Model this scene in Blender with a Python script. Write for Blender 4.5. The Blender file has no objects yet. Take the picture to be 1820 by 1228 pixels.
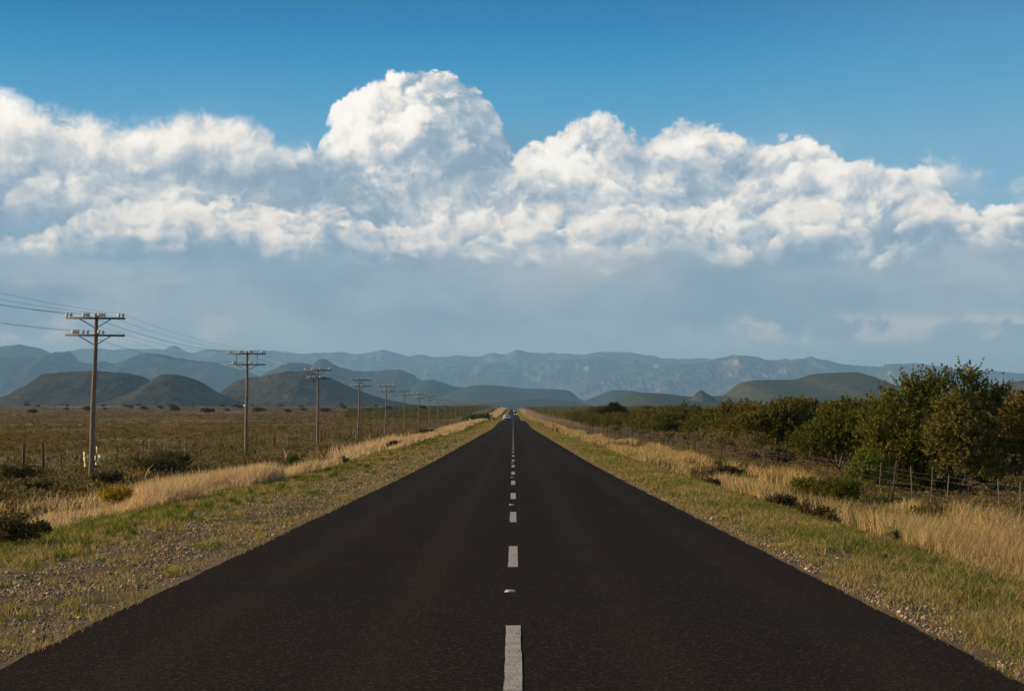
import bpy, math
import numpy as np

PI = math.pi
F = 3000.0                      # focal length of the lens in photograph pixels
CX, CY = 912.0, 739.0           # where level straight ahead falls in the photograph
EYE = 1.72
SUN_AZ, SUN_EL = math.radians(-82), math.radians(16)   # left of straight ahead, low

scene = bpy.context.scene
col = scene.collection

# ------------------------------------------------------------------ camera
cam_data = bpy.data.cameras.new('camera')
cam_data.sensor_width = 36.0
cam_data.lens = 36.0 * F / 1820.0
cam_data.shift_x = -2.0 / 1820.0
cam_data.shift_y = 125.0 / 1820.0
cam_data.clip_start = 0.1
cam_data.clip_end = 120000.0
cam = bpy.data.objects.new('camera', cam_data)
cam.location = (0, 0, EYE)
cam.rotation_euler = (PI / 2, 0, 0)
col.objects.link(cam)
scene.camera = cam

scene.view_settings.view_transform = 'Standard'
scene.view_settings.look = 'None'
scene.view_settings.gamma = 1.0
scene.view_settings.exposure = 0.38
scene.cycles.max_bounces = 6
scene.cycles.diffuse_bounces = 3
scene.cycles.transparent_max_bounces = 6
scene.cycles.volume_bounces = 0
scene.cycles.use_denoising = True
scene.cycles.use_adaptive_sampling = True
scene.cycles.adaptive_threshold = 0.02

# ------------------------------------------------------------------ sun
sd = bpy.data.lights.new('sun', 'SUN')
sd.energy = 5.0
sd.angle = math.radians(0.5)
sd.color = (1.0, 0.79, 0.53)
sun = bpy.data.objects.new('sun', sd)
dx, dy, dz = (math.sin(SUN_AZ) * math.cos(SUN_EL), math.cos(SUN_AZ) * math.cos(SUN_EL), math.sin(SUN_EL))
from mathutils import Vector
sun.rotation_euler = Vector((dx, dy, dz)).to_track_quat('Z', 'Y').to_euler()
col.objects.link(sun)


# ------------------------------------------------------------------ node helpers
class NT:
    def __init__(s, tree):
        s.t = tree
        s.n = tree.nodes
        s.l = tree.links

    def node(s, typ, ins=None, **props):
        nd = s.n.new(typ)
        for k, v in props.items():
            setattr(nd, k, v)
        for k, v in (ins or {}).items():
            s.set(nd.inputs[k], v)
        return nd

    def set(s, sock, v):
        if isinstance(v, bpy.types.NodeSocket):
            s.l.new(v, sock)
        else:
            if sock.type == 'RGBA' and not isinstance(v, (int, float)) and len(v) == 3:
                v = (*v, 1.0)
            sock.default_value = v

    def m(s, op, a, b=0.0, c=0.0, clamp=False):
        nd = s.n.new('ShaderNodeMath')
        nd.operation = op
        nd.use_clamp = clamp
        s.set(nd.inputs[0], a)
        s.set(nd.inputs[1], b)
        s.set(nd.inputs[2], c)
        return nd.outputs[0]

    def add(s, a, b): return s.m('ADD', a, b)
    def sub(s, a, b): return s.m('SUBTRACT', a, b)
    def mul(s, a, b): return s.m('MULTIPLY', a, b)

    def ss(s, v, a, b, lo=0.0, hi=1.0):
        nd = s.n.new('ShaderNodeMapRange')
        nd.interpolation_type = 'SMOOTHSTEP'
        s.set(nd.inputs['Value'], v)
        s.set(nd.inputs['From Min'], a)
        s.set(nd.inputs['From Max'], b)
        s.set(nd.inputs['To Min'], lo)
        s.set(nd.inputs['To Max'], hi)
        return nd.outputs[0]

    def lin(s, v, a, b, lo=0.0, hi=1.0):
        nd = s.n.new('ShaderNodeMapRange')
        s.set(nd.inputs['Value'], v)
        s.set(nd.inputs['From Min'], a)
        s.set(nd.inputs['From Max'], b)
        s.set(nd.inputs['To Min'], lo)
        s.set(nd.inputs['To Max'], hi)
        return nd.outputs[0]

    def mix(s, f, a, b, blend='MIX'):
        nd = s.n.new('ShaderNodeMix')
        nd.data_type = 'RGBA'
        nd.blend_type = blend
        s.set(nd.inputs[0], f)
        s.set(nd.inputs[6], a)
        s.set(nd.inputs[7], b)
        return nd.outputs[2]

    def noise(s, vec, scale, detail=4, rough=0.5, dist=0.0, out=0, dim='3D', w=None):
        nd = s.n.new('ShaderNodeTexNoise')
        nd.noise_dimensions = dim
        if vec is not None:
            s.set(nd.inputs['Vector'], vec)
        nd.inputs['Scale'].default_value = scale
        nd.inputs['Detail'].default_value = detail
        nd.inputs['Roughness'].default_value = rough
        nd.inputs['Distortion'].default_value = dist
        return nd.outputs[out]

    def comb(s, x, y, z=0.0):
        nd = s.n.new('ShaderNodeCombineXYZ')
        s.set(nd.inputs[0], x)
        s.set(nd.inputs[1], y)
        s.set(nd.inputs[2], z)
        return nd.outputs[0]

    def vm(s, op, a, b=(0, 0, 0), scale=None):
        nd = s.n.new('ShaderNodeVectorMath')
        nd.operation = op
        s.set(nd.inputs[0], a)
        s.set(nd.inputs[1], b)
        if scale is not None:
            s.set(nd.inputs[3], scale)
        return nd.outputs[0]

    def ramp(s, v, stops, interp='LINEAR'):
        nd = s.n.new('ShaderNodeValToRGB')
        cr = nd.color_ramp
        cr.interpolation = interp
        while len(cr.elements) > 1:
            cr.elements.remove(cr.elements[-1])
        cr.elements[0].position = stops[0][0]
        cr.elements[0].color = (*stops[0][1], 1)
        for p, c in stops[1:]:
            e = cr.elements.new(p)
            e.color = (*c, 1)
        s.set(nd.inputs[0], v)
        return nd.outputs[0]


def lin_rgb(r, g, b):
    def f(c):
        c /= 255.0
        return c / 12.92 if c <= 0.04045 else ((c + 0.055) / 1.055) ** 2.4
    return (f(r), f(g), f(b))


def az_el(px, py):
    return math.atan((px - CX) / F), math.atan((CY - py) / math.hypot(F, px - CX))


#SKYBEGIN
# ------------------------------------------------------------------ sky
world = bpy.data.worlds.new('World')
scene.world = world
world.use_nodes = True
W = NT(world.node_tree)
W.n.clear()
SKY_STRENGTH = 0.10


BLOBS = [
    (20, 195, 90, 60, 0.35), (300, 240, 230, 45, 0.22), (150, 300, 150, 40, -0.06), (400, 310, 150, 45, -0.26), (80, 350, 160, 30, -0.15),
    (660, 210, 120, 80, 0.30), (600, 290, 110, 30, -0.25), (530, 275, 50, 28, 0.40), (640, 330, 160, 26, -0.14), (820, 190, 60, 50, -0.15), (850, 290, 90, 45, -0.22),
    (990, 280, 95, 45, 0.38), (1130, 275, 60, 40, -0.15), (1230, 245, 80, 30, 0.28), (1290, 290, 110, 30, -0.26), (1120, 320, 130, 26, 0.15),
    (1400, 270, 90, 40, 0.20), (1480, 320, 160, 30, 0.22), (1640, 310, 70, 30, 0.15), (1600, 330, 120, 22, -0.07),
    (800, 375, 110, 30, 0.15), (560, 340, 120, 30, -0.19), (900, 400, 180, 40, 0.20), (1440, 395, 110, 36, 0.40), (1560, 415, 110, 34, -0.34), (1730, 385, 110, 26, 0.25),
    (1700, 430, 130, 22, -0.15), (1200, 425, 160, 26, -0.07), (330, 390, 190, 34, 0.25), (620, 430, 120, 24, -0.14), (1010, 455, 200, 26, 0.25), (1260, 385, 120, 24, 0.2)]


def build_sky():
    geo = W.node('ShaderNodeTexCoord')
    sep = W.node('ShaderNodeSeparateXYZ', {0: geo.outputs['Generated']})
    x, y, z = sep.outputs
    az = W.m('ARCTAN2', x, y)
    el = W.m('ARCSINE', z)
    facx = W.lin(az, -0.35, 0.35)

    def curve(pts, lo=0.0, hi=0.30):
        nd = W.n.new('ShaderNodeFloatCurve')
        cm = nd.mapping
        cm.use_clip = True
        cu = cm.curves[0]
        pp = []
        for px, py in pts:
            a, e = az_el(px, py)
            pp.append(((a + 0.35) / 0.7, (e - lo) / (hi - lo)))
        cu.points[0].location = pp[0]
        cu.points[1].location = pp[-1]
        for p in pp[1:-1]:
            cu.points.new(*p)
        for p in cu.points:
            p.handle_type = 'AUTO_CLAMPED'
        cm.extend = 'HORIZONTAL'
        cm.update()
        nd.inputs[0].default_value = 1.0
        W.set(nd.inputs[1], facx)
        return W.lin(nd.outputs[0], 0, 1, lo, hi)

    P = W.comb(az, el, 0.0)
    # domain warp
    wn = W.noise(P, 14, 4, 0.55, out=1)
    warp = W.vm('SCALE', W.vm('SUBTRACT', wn, (0.5, 0.5, 0.5)), scale=0.030)
    Pw = W.vm('ADD', P, warp)
    wn2 = W.noise(P, 60, 4, 0.6, out=1)
    Pw = W.vm('ADD', Pw, W.vm('SCALE', W.vm('SUBTRACT', wn2, (0.5, 0.5, 0.5)), scale=0.010))

    def billow(vec, scale=27.0, sy=1.35):
        v2 = W.vm('MULTIPLY', vec, (1.0, sy, 1.0))
        nd = W.node('ShaderNodeTexVoronoi', feature='SMOOTH_F1', voronoi_dimensions='2D', normalize=True)
        W.set(nd.inputs['Vector'], v2)
        nd.inputs['Scale'].default_value = scale
        nd.inputs['Detail'].default_value = 3.0
        nd.inputs['Roughness'].default_value = 0.5
        nd.inputs['Lacunarity'].default_value = 2.1
        nd.inputs['Smoothness'].default_value = 0.5
        return W.sub(1.0, nd.outputs['Distance'])

    SUNV = (-0.0070, 0.0050, 0.0)
    SUNV2 = (-0.014, 0.010, 0.0)
    b0 = billow(Pw)
    b1 = billow(W.vm('ADD', Pw, SUNV))
    f0 = W.noise(P, 26, 8, 0.58, 0.3)
    f1 = W.noise(W.vm('ADD', P, SUNV2), 26, 8, 0.58, 0.3)
    relief = W.add(W.mul(W.sub(b0, b1), 1.15), W.mul(W.sub(f0, f1), 0.75))
    sets = []
    for si, (off, sc_) in enumerate((((0, 0, 0), 27.0), ((3.71, 1.37, 0), 34.0), ((7.13, 5.9, 0), 24.0))):
        Q = W.vm('ADD', Pw, off)
        if si == 0:
            ba, bb = b0, b1
        else:
            ba, bb = billow(Q, sc_), billow(W.vm('ADD', Q, SUNV), sc_)
        fq = W.noise(Q, 40, 5, 0.6, 0.0)
        fr = W.noise(W.vm('ADD', Q, (-0.006, 0.0045, 0)), 40, 5, 0.6, 0.0)
        sets.append((ba, W.add(W.mul(W.sub(ba, bb), 1.15), W.mul(W.sub(fq, fr), 1.05)), fq))
    Ps = W.vm('MULTIPLY', Pw, (1.0, 3.2, 1.0))          # stretched for flat banks
    s0 = W.noise(Ps, 16, 7, 0.6, 0.4)
    s1 = W.noise(W.vm('ADD', Ps, (-0.012, 0.02, 0)), 16, 7, 0.6, 0.4)
    bank_rel = W.mul(W.sub(s0, s1), 1.0)
    # broad lit and shaded masses of the cloud field (photo px, py, rx, ry, weight)
    field = W.mul(W.sub(W.noise(Pw, 9, 3, 0.5), 0.5), 0.5)
    Pb = W.vm('ADD', P, W.vm('SCALE', warp, (0, 0, 0), scale=0.9))
    for px, py, rx, ry, wt in BLOBS:
        a, e = az_el(px, py)
        d = W.vm('MULTIPLY', W.vm('SUBTRACT', Pb, (a, e, 0)), (F / rx, F / ry, 0))
        ln = W.n.new('ShaderNodeVectorMath')
        ln.operation = 'LENGTH'
        W.set(ln.inputs[0], d)
        field = W.add(field, W.mul(W.ss(ln.outputs[1], 1.25, 0.0), wt))
    big = W.noise(P, 7, 3, 0.5)
    fine = W.noise(Pw, 120, 7, 0.68)

    k = 0.97 / SKY_STRENGTH

    def C(r, g, b):
        return tuple(v * k for v in lin_rgb(r, g, b))

    # clear sky: a deep blue that pales towards the horizon, physical sky above the frame
    sky = W.node('ShaderNodeTexSky', sky_type='NISHITA', sun_disc=False)
    sky.sun_elevation = SUN_EL
    sky.sun_rotation = SUN_AZ
    sky.altitude = 600
    sky.air_density = 1.0
    sky.dust_density = 1.0
    grad = W.ramp(W.lin(el, 0, 0.30), [
        (0.0, C(200, 200, 194)), (0.13, C(190, 194, 192)), (0.24, C(148, 166, 179)), (0.36, C(122, 168, 194)),
        (0.52, C(100, 158, 190)), (0.60, C(70, 146, 188)), (0.68, C(36, 132, 180)), (0.76, C(0, 114, 168)), (0.84, C(0, 96, 152)), (1.0, C(0, 80, 138))])
    # slightly paler and less blue to the right
    base = W.mix(W.ss(el, 0.30, 0.75), grad, W.mix(0.35, W.vm('SCALE', sky.outputs[0], (0, 0, 0), scale=0.75), C(150, 152, 156)))
    base = W.mix(W.mul(W.ss(az, 0.05, 0.30), 0.16), base, C(140, 175, 196))
    thin = W.ss(W.noise(W.vm('MULTIPLY', Pw, (1, 2.2, 1)), 9, 6, 0.6), 0.5, 0.8)
    base = W.mix(W.mul(W.mul(thin, 0.25), W.ss(el, 0.22, 0.12)), base, C(190, 200, 205))

    LIT = C(244, 234, 222)
    HOT = C(255, 248, 238)
    MID = C(196, 198, 200)
    SHD = C(152, 169, 183)
    DRK = C(130, 152, 171)

    def cloud(under, top, bot, *, soft_t=0.006, soft_b=0.02, amp_t=0.030, amp_b=0.03, height=0.06,
              gain=1.0, bias=0.5, fall=0.5, rel=relief, opac=1.0, x0=None, x1=None, sx=0.03, lit=LIT, hot=HOT, shd=SHD, edge=b0, sfine=0.015, emax=1.0):
        ed = W.add(W.m('MINIMUM', W.mul(W.sub(edge, 0.62), amp_t), emax), W.mul(W.sub(fine, 0.5), sfine))
        d = W.add(W.sub(top, el), ed)
        a = W.ss(d, 0.0, soft_t)
        ab = W.ss(W.add(W.sub(el, bot), W.mul(W.sub(s0, 0.5), amp_b)), -soft_b, soft_b)
        al = W.mul(W.mul(a, ab), opac)
        azn = W.add(az, W.mul(W.sub(f0, 0.5), 0.10))
        if x0 is not None:
            al = W.mul(al, W.ss(azn, az_el(x0, 0)[0] - sx, az_el(x0, 0)[0] + sx))
        if x1 is not None:
            al = W.mul(al, W.ss(azn, az_el(x1, 0)[0] + sx, az_el(x1, 0)[0] - sx))
        depth = W.m('DIVIDE', d, height)
        sh = W.add(W.mul(rel, gain), bias)
        sh = W.sub(sh, W.mul(depth, fall))
        sh = W.add(sh, W.add(field, W.mul(W.sub(fine, 0.5), 0.60)))
        sh = W.m('ADD', sh, 0.0, clamp=True)
        c = W.ramp(sh, [(0.0, tuple(v for v in DRK)), (0.28, shd), (0.52, MID), (0.75, lit), (1.0, hot)])
        return W.mix(al, under, c)

    c = base
    def rows(under, pts, bot, offs, amp=0.05, height=0.022, fall=0.42, bias=0.80, gain=1.3, soft=0.0035, rise=0.0, **kw):
        """a bank built of several rows of heads, each row in front of and below the one before"""
        c_ = under
        for n_, (dy_, si) in enumerate(offs):
            tp = curve([(a_, b_ + dy_ * (0.55 + 0.45 * math.sin(a_ * 0.013 + n_ * 2.1) ** 2)) for a_, b_ in pts]) if dy_ else curve(pts)
            e_, r_, q_ = sets[si]
            e_ = W.m('MAXIMUM', e_, 0.30)
            e_ = W.m('MINIMUM', e_, 0.86)
            edge_ = W.add(e_, W.mul(W.sub(q_, 0.5), 0.35))
            c_ = cloud(c_, tp, bot, soft_t=soft * (1 if n_ == 0 else 1.6), amp_t=(amp if n_ else kw.get('amp0', 0.022)), gain=gain,
                       bias=bias, emax=(dy_ * 0.5 / F if n_ else 0.0035), fall=fall, height=height, rel=r_, edge=edge_,
                       **{k_: v_ for k_, v_ in kw.items() if k_ != 'amp0'})
        return c_

    c = base
    # far left soft bank
    lpts = [(-150, 140), (0, 150), (30, 162), (60, 184), (100, 190), (150, 200), (190, 214), (240, 212), (290, 206),
            (350, 199), (420, 203), (450, 214), (480, 236), (500, 262), (560, 275), (620, 300)]
    bot = curve([(-150, 400), (0, 400), (620, 400)])
    c = rows(c, lpts, bot, [(0, 0), (55, 2), (110, 1)], amp=0.07, height=0.035, fall=0.30, bias=0.66, gain=0.8, soft=0.012, x1=560)
    # dark blue veil behind the tower
    top = curve([(800, 195), (860, 195), (920, 212), (1000, 215), (1050, 230), (1100, 240)])
    c = W.mix(W.mul(W.mul(W.ss(W.sub(top, el), -0.004, 0.02), W.ss(az, az_el(830, 0)[0], az_el(900, 0)[0])),
                    W.mul(W.mul(W.ss(az, az_el(1060, 0)[0], az_el(1000, 0)[0]), W.ss(el, az_el(900, 420)[1], az_el(900, 330)[1])), 0.6)), c, C(92, 136, 168))
    # main mass, right of the tower
    mpts = [(860, 300), (905, 290), (925, 268), (965, 243), (1000, 238), (1015, 212), (1045, 203), (1085, 211), (1110, 228), (1150, 242),
            (1168, 233), (1205, 219), (1250, 222), (1300, 231), (1340, 250), (1370, 241), (1410, 233), (1440, 241),
            (1475, 262), (1500, 284), (1560, 292), (1600, 300), (1625, 290), (1655, 300), (1680, 345), (1740, 420), (1820, 430), (1950, 430)]
    bot = curve([(860, 440), (1820, 440)])
    c = rows(c, mpts, bot, [(0, 0), (38, 1), (75, 2), (112, 0)], amp=0.075, height=0.028, fall=0.40, bias=0.70, gain=1.2, soft=0.005, x0=880, sx=0.02)
    # torn wisps at the far right
    top = curve([(1480, 300), (1560, 285), (1620, 282), (1680, 300), (1740, 318), (1780, 308), (1830, 302), (1950, 300)])
    bot = curve([(1480, 350), (1680, 345), (1830, 350), (1950, 350)])
    c = cloud(c, top, bot, soft_t=0.014, soft_b=0.014, amp_t=0.06, amp_b=0.05, gain=0.7, bias=0.62, fall=0.15, height=0.03, x0=1540, sx=0.03, opac=0.62)
    # the big tower
    tpts = [(540, 330), (562, 270), (572, 240), (580, 212), (600, 186), (640, 153), (670, 139), (720, 131), (760, 128), (800, 136),
            (835, 152), (865, 178), (885, 210), (910, 262), (930, 320)]
    bot = curve([(540, 285), (640, 292), (760, 300), (930, 320)])
    tower_bias = W.lin(az, az_el(640, 0)[0], az_el(900, 0)[0], 0.86, 0.30)
    c = rows(c, tpts, bot, [(0, 1), (30, 0), (62, 2), (98, 1)], amp=0.055, amp0=0.015, height=0.030, fall=0.26, bias=tower_bias, gain=1.5, soft=0.003, x0=566, x1=925, sx=0.005)
    # mottled middle
    qpts = [(470, 300), (500, 262), (540, 258), (580, 268), (640, 285), (720, 300), (800, 310), (900, 300), (1000, 330), (1200, 335), (1820, 350)]
    bot = curve([(470, 440), (1820, 460)])
    c = rows(c, qpts, bot, [(0, 2), (38, 0), (72, 1)], amp=0.06, height=0.022, fall=0.32, bias=0.60, gain=1.1, soft=0.008, x0=490, x1=1500, shd=C(150, 166, 180))
    # right bank
    rpts = [(700, 420), (760, 395), (850, 380), (1000, 368), (1060, 378), (1120, 364), (1190, 376), (1270, 361), (1330, 376), (1400, 360),
            (1470, 356), (1500, 372), (1560, 378), (1600, 352), (1650, 346), (1700, 354), (1760, 374), (1820, 366), (1950, 366)]
    bot = curve([(700, 450), (850, 470), (950, 478), (1100, 474), (1300, 468), (1500, 462), (1820, 470), (1950, 470)])
    c = rows(c, rpts, bot, [(0, 1), (26, 2), (50, 0), (72, 1)], amp=0.045, height=0.017, fall=0.42, bias=0.72, gain=1.3, soft=0.004, soft_b=0.014, amp_b=0.09, x0=740, sx=0.05, lit=C(240, 228, 214))
    # left bank
    bpts = [(-150, 430), (0, 428), (60, 421), (110, 396), (170, 376), (230, 353), (290, 350), (340, 343), (400, 356), (500, 370), (530, 384),
            (600, 374), (650, 388), (720, 404), (780, 430), (860, 450)]
    bot = curve([(-150, 445), (0, 447), (200, 449), (400, 458), (600, 462), (860, 455)])
    c = rows(c, bpts, bot, [(0, 2), (24, 0), (46, 1)], amp=0.040, height=0.016, fall=0.42, bias=0.74, gain=1.3, soft=0.0035, soft_b=0.008, amp_b=0.06, x0=0, x1=790, sx=0.03, lit=C(240, 228, 214))
    # small left wisp
    top = curve([(0, 380), (40, 312), (80, 300), (120, 325), (190, 345), (250, 380)])
    bot = curve([(0, 372), (250, 372)])
    c = cloud(c, top, bot, soft_t=0.010, soft_b=0.008, amp_t=0.06, amp_b=0.02, gain=1.4, bias=0.8, fall=0.3, height=0.03, x0=10, x1=210, sx=0.02, opac=0.8)
    # grey rain veil under everything
    veil = W.mix(W.ss(W.noise(W.vm('MULTIPLY', Pw, (1, 2.0, 1)), 9, 6, 0.6, 0.5), 0.35, 0.68), C(134, 153, 168), C(176, 183, 188))
    warm = W.mul(W.ss(W.m('ABSOLUTE', W.sub(az, az_el(1040, 0)[0])), 0.075, 0.0), W.ss(el, az_el(900, 540)[1], az_el(900, 460)[1]))
    veil = W.mix(W.mul(warm, 0.7), veil, C(206, 200, 194))
    vt = W.add(W.add(el, W.mul(W.sub(s0, 0.5), 0.050)), W.mul(W.sub(big, 0.5), 0.035))
    low = W.ss(vt, az_el(900, 440)[1], az_el(900, 500)[1])
    fade = W.ss(el, az_el(900, 640)[1], az_el(900, 560)[1], 0.25, 0.95)
    c = W.mix(W.mul(low, fade), c, veil)
    # small pink puffs above the mountains
    pf = W.noise(W.vm('MULTIPLY', Pw, (1.0, 1.7, 1.0)), 24, 6, 0.55)
    band = W.mul(W.ss(el, az_el(900, 624)[1], az_el(900, 600)[1]), W.ss(el, az_el(900, 550)[1], az_el(900, 580)[1]))
    sides = W.add(W.ss(az, az_el(1150, 0)[0], az_el(1350, 0)[0]), W.mul(W.ss(az, az_el(620, 0)[0], az_el(250, 0)[0]), 0.8))
    c = W.mix(W.mul(W.mul(W.ss(pf, 0.46, 0.58), band), W.m('MINIMUM', W.mul(sides, 0.75), 0.75)), c, C(226, 212, 204))

    bg = W.node('ShaderNodeBackground', {'Color': c, 'Strength': SKY_STRENGTH})
    out = W.node('ShaderNodeOutputWorld', {'Surface': bg.outputs[0]})


build_sky()
world.cycles.sampling_method = 'MANUAL'
world.cycles.sample_map_resolution = 512
#SKYEND

# ------------------------------------------------------------------ numpy helpers
RNG = np.random.default_rng(7)


def hash2(ix, iy, seed):
    h = (ix.astype(np.int64) * 374761393 + iy.astype(np.int64) * 668265263 + seed * 982451653) & 0xffffffff
    h = ((h ^ (h >> 13)) * 1274126177) & 0xffffffff
    h = h ^ (h >> 16)
    return (h & 0xffffff) / float(0xffffff)


def vnoise(x, y, seed=0):
    x = np.asarray(x, float)
    y = np.asarray(y, float)
    ix, iy = np.floor(x), np.floor(y)
    fx, fy = x - ix, y - iy
    fx = fx * fx * fx * (fx * (fx * 6 - 15) + 10)
    fy = fy * fy * fy * (fy * (fy * 6 - 15) + 10)
    ix = ix.astype(np.int64)
    iy = iy.astype(np.int64)
    a, b = hash2(ix, iy, seed), hash2(ix + 1, iy, seed)
    c, d = hash2(ix, iy + 1, seed), hash2(ix + 1, iy + 1, seed)
    return (a * (1 - fx) + b * fx) * (1 - fy) + (c * (1 - fx) + d * fx) * fy


def fbm(x, y, octs=4, seed=0, gain=0.5, ridged=False):
    s = 0.0
    amp, tot = 1.0, 0.0
    for o in range(octs):
        n = vnoise(x * 2 ** o + 13.7 * o, y * 2 ** o + 7.3 * o, seed + o)
        if ridged:
            n = 1 - abs(2 * n - 1)
        s = s + n * amp
        tot += amp
        amp *= gain
    return s / tot


def sstep(a, b, x):
    t = np.clip((np.asarray(x, float) - a) / (b - a), 0, 1)
    return t * t * (3 - 2 * t)


def spline(pts):
    px = np.array([p[0] for p in pts], float)
    py = np.array([p[1] for p in pts], float)
    d = np.diff(py) / np.diff(px)
    m = np.zeros(len(px))
    for i in range(1, len(px) - 1):
        m[i] = 0 if d[i - 1] * d[i] <= 0 else 2 * d[i - 1] * d[i] / (d[i - 1] + d[i])
    m[0], m[-1] = d[0], d[-1]

    def f(x):
        x = np.asarray(x, float)
        xc = np.clip(x, px[0], px[-1])
        i = np.clip(np.searchsorted(px, xc) - 1, 0, len(px) - 2)
        h = px[i + 1] - px[i]
        t = (xc - px[i]) / h
        return ((2 * t ** 3 - 3 * t ** 2 + 1) * py[i] + (t ** 3 - 2 * t ** 2 + t) * h * m[i]
                + (-2 * t ** 3 + 3 * t ** 2) * py[i + 1] + (t ** 3 - t ** 2) * h * m[i + 1])
    return f


def mesh(name, verts, faces, mat=None, parent=None, colors=None, smooth=False, link=True):
    """faces: array (n,3) or (n,4), or a list of such arrays"""
    if not isinstance(faces, list):
        faces = [faces]
    verts = np.asarray(verts, np.float32)
    me = bpy.data.meshes.new(name)
    me.vertices.add(len(verts))
    me.vertices.foreach_set('co', verts.ravel())
    loops = np.concatenate([np.asarray(f, np.int32).ravel() for f in faces])
    starts, tot = [], 0
    for f in faces:
        n, k = np.asarray(f).shape
        starts.append(tot + np.arange(n, dtype=np.int32) * k)
        tot += n * k
    starts = np.concatenate(starts).astype(np.int32)
    me.loops.add(len(loops))
    me.loops.foreach_set('vertex_index', loops)
    me.polygons.add(len(starts))
    me.polygons.foreach_set('loop_start', starts)
    if smooth:
        me.polygons.foreach_set('use_smooth', np.ones(len(starts), bool))
    if colors is not None:
        ca = me.color_attributes.new('Col', 'FLOAT_COLOR', 'POINT')
        c4 = np.ones((len(verts), 4), np.float32)
        c4[:, :3] = colors
        ca.data.foreach_set('color', c4.ravel())
    me.update(calc_edges=True)
    me.validate()
    if mat:
        me.materials.append(mat)
    o = bpy.data.objects.new(name, me)
    if link:
        col.objects.link(o)
    if parent:
        o.parent = parent
    return o


class MB:
    """collects shapes that make up ONE part"""
    def __init__(s):
        s.v, s.q, s.t, s.n = [], [], [], 0

    def raw(s, v, q=None, t=None):
        v = np.asarray(v, float)
        if q is not None and len(q):
            s.q.append(np.asarray(q) + s.n)
        if t is not None and len(t):
            s.t.append(np.asarray(t) + s.n)
        s.v.append(v)
        s.n += len(v)
        return s

    def box(s, c, d, rz=0.0, taper=1.0):
        c, d = np.array(c, float), np.array(d, float) / 2
        v = np.array([[x, y, z] for z in (-1, 1) for y in (-1, 1) for x in (-1, 1)], float)
        v[v[:, 2] > 0, :2] *= taper
        v *= d
        if rz:
            cs, sn = math.cos(rz), math.sin(rz)
            v[:, :2] = np.stack([v[:, 0] * cs - v[:, 1] * sn, v[:, 0] * sn + v[:, 1] * cs], 1)
        return s.raw(v + c, [[0, 2, 3, 1], [4, 5, 7, 6], [0, 1, 5, 4], [2, 6, 7, 3], [0, 4, 6, 2], [1, 3, 7, 5]])

    def tube(s, pts, rad, n=6, caps=True):
        pts = np.asarray(pts, float)
        rad = np.broadcast_to(rad, (len(pts),))
        t = np.gradient(pts, axis=0)
        t /= np.linalg.norm(t, axis=1)[:, None] + 1e-9
        ref = np.array([0, 0, 1.0]) if abs(t[0, 2]) < 0.8 else np.array([1.0, 0, 0])
        a = np.cross(t, ref)
        a /= np.linalg.norm(a, axis=1)[:, None] + 1e-9
        b = np.cross(t, a)
        ang = np.arange(n) * 2 * PI / n
        v = pts[:, None] + rad[:, None, None] * (np.cos(ang)[None, :, None] * a[:, None] + np.sin(ang)[None, :, None] * b[:, None])
        k = len(pts)
        i = np.arange(k - 1)[:, None] * n
        j = np.arange(n)[None]
        j2 = (j + 1) % n
        q = np.stack([i + j, i + j2, i + n + j2, i + n + j], -1).reshape(-1, 4)
        s.raw(v.reshape(-1, 3), q)
        if caps:
            base = s.n - k * n
            m = s.n
            s.v.append(np.array([pts[0], pts[-1]]))
            s.n += 2
            jj = np.arange(n)
            s.t.append(np.stack([np.full(n, m), base + (jj + 1) % n, base + jj], 1))
            s.t.append(np.stack([np.full(n, m + 1), base + (k - 1) * n + jj, base + (k - 1) * n + (jj + 1) % n], 1))
        return s

    def lathe(s, prof, c, n=10):
        prof = np.asarray(prof, float)
        c = np.asarray(c, float)
        pts = np.stack([np.full(len(prof), c[0]), np.full(len(prof), c[1]), c[2] + prof[:, 1]], 1)
        ang = np.arange(n) * 2 * PI / n
        v = pts[:, None].repeat(n, 1)
        v[:, :, 0] += prof[:, 0, None] * np.cos(ang)
        v[:, :, 1] += prof[:, 0, None] * np.sin(ang)
        k = len(pts)
        i = np.arange(k - 1)[:, None] * n
        j = np.arange(n)[None]
        q = np.stack([i + j, i + (j + 1) % n, i + n + (j + 1) % n, i + n + j], -1).reshape(-1, 4)
        return s.raw(v.reshape(-1, 3), q)

    def build(s, name, mat, parent=None, smooth=False):
        fs = []
        if s.q:
            fs.append(np.concatenate(s.q))
        if s.t:
            fs.append(np.concatenate(s.t))
        return mesh(name, np.concatenate(s.v), fs, mat, parent, smooth=smooth)


def tag(o, label=None, cat=None, group=None, kind=None):
    if label: o['label'] = label
    if cat: o['category'] = cat
    if group: o['group'] = group
    if kind: o['kind'] = kind
    return o


def empty(name, loc, rz=0.0):
    o = bpy.data.objects.new(name, None)
    o.empty_display_size = 0.2
    o.location = loc
    o.rotation_euler = (0, 0, rz)
    col.objects.link(o)
    return o


def copy_tree(o, parent=None):
    c = o.copy()
    col.objects.link(c)
    c.parent = parent
    for ch in list(o.children):
        copy_tree(ch, c)
    return c


# ------------------------------------------------------------------ materials
def new_mat(name):
    m = bpy.data.materials.new(name)
    m.use_nodes = True
    t = NT(m.node_tree)
    t.n.clear()
    out = t.node('ShaderNodeOutputMaterial')
    return m, t, out


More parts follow.
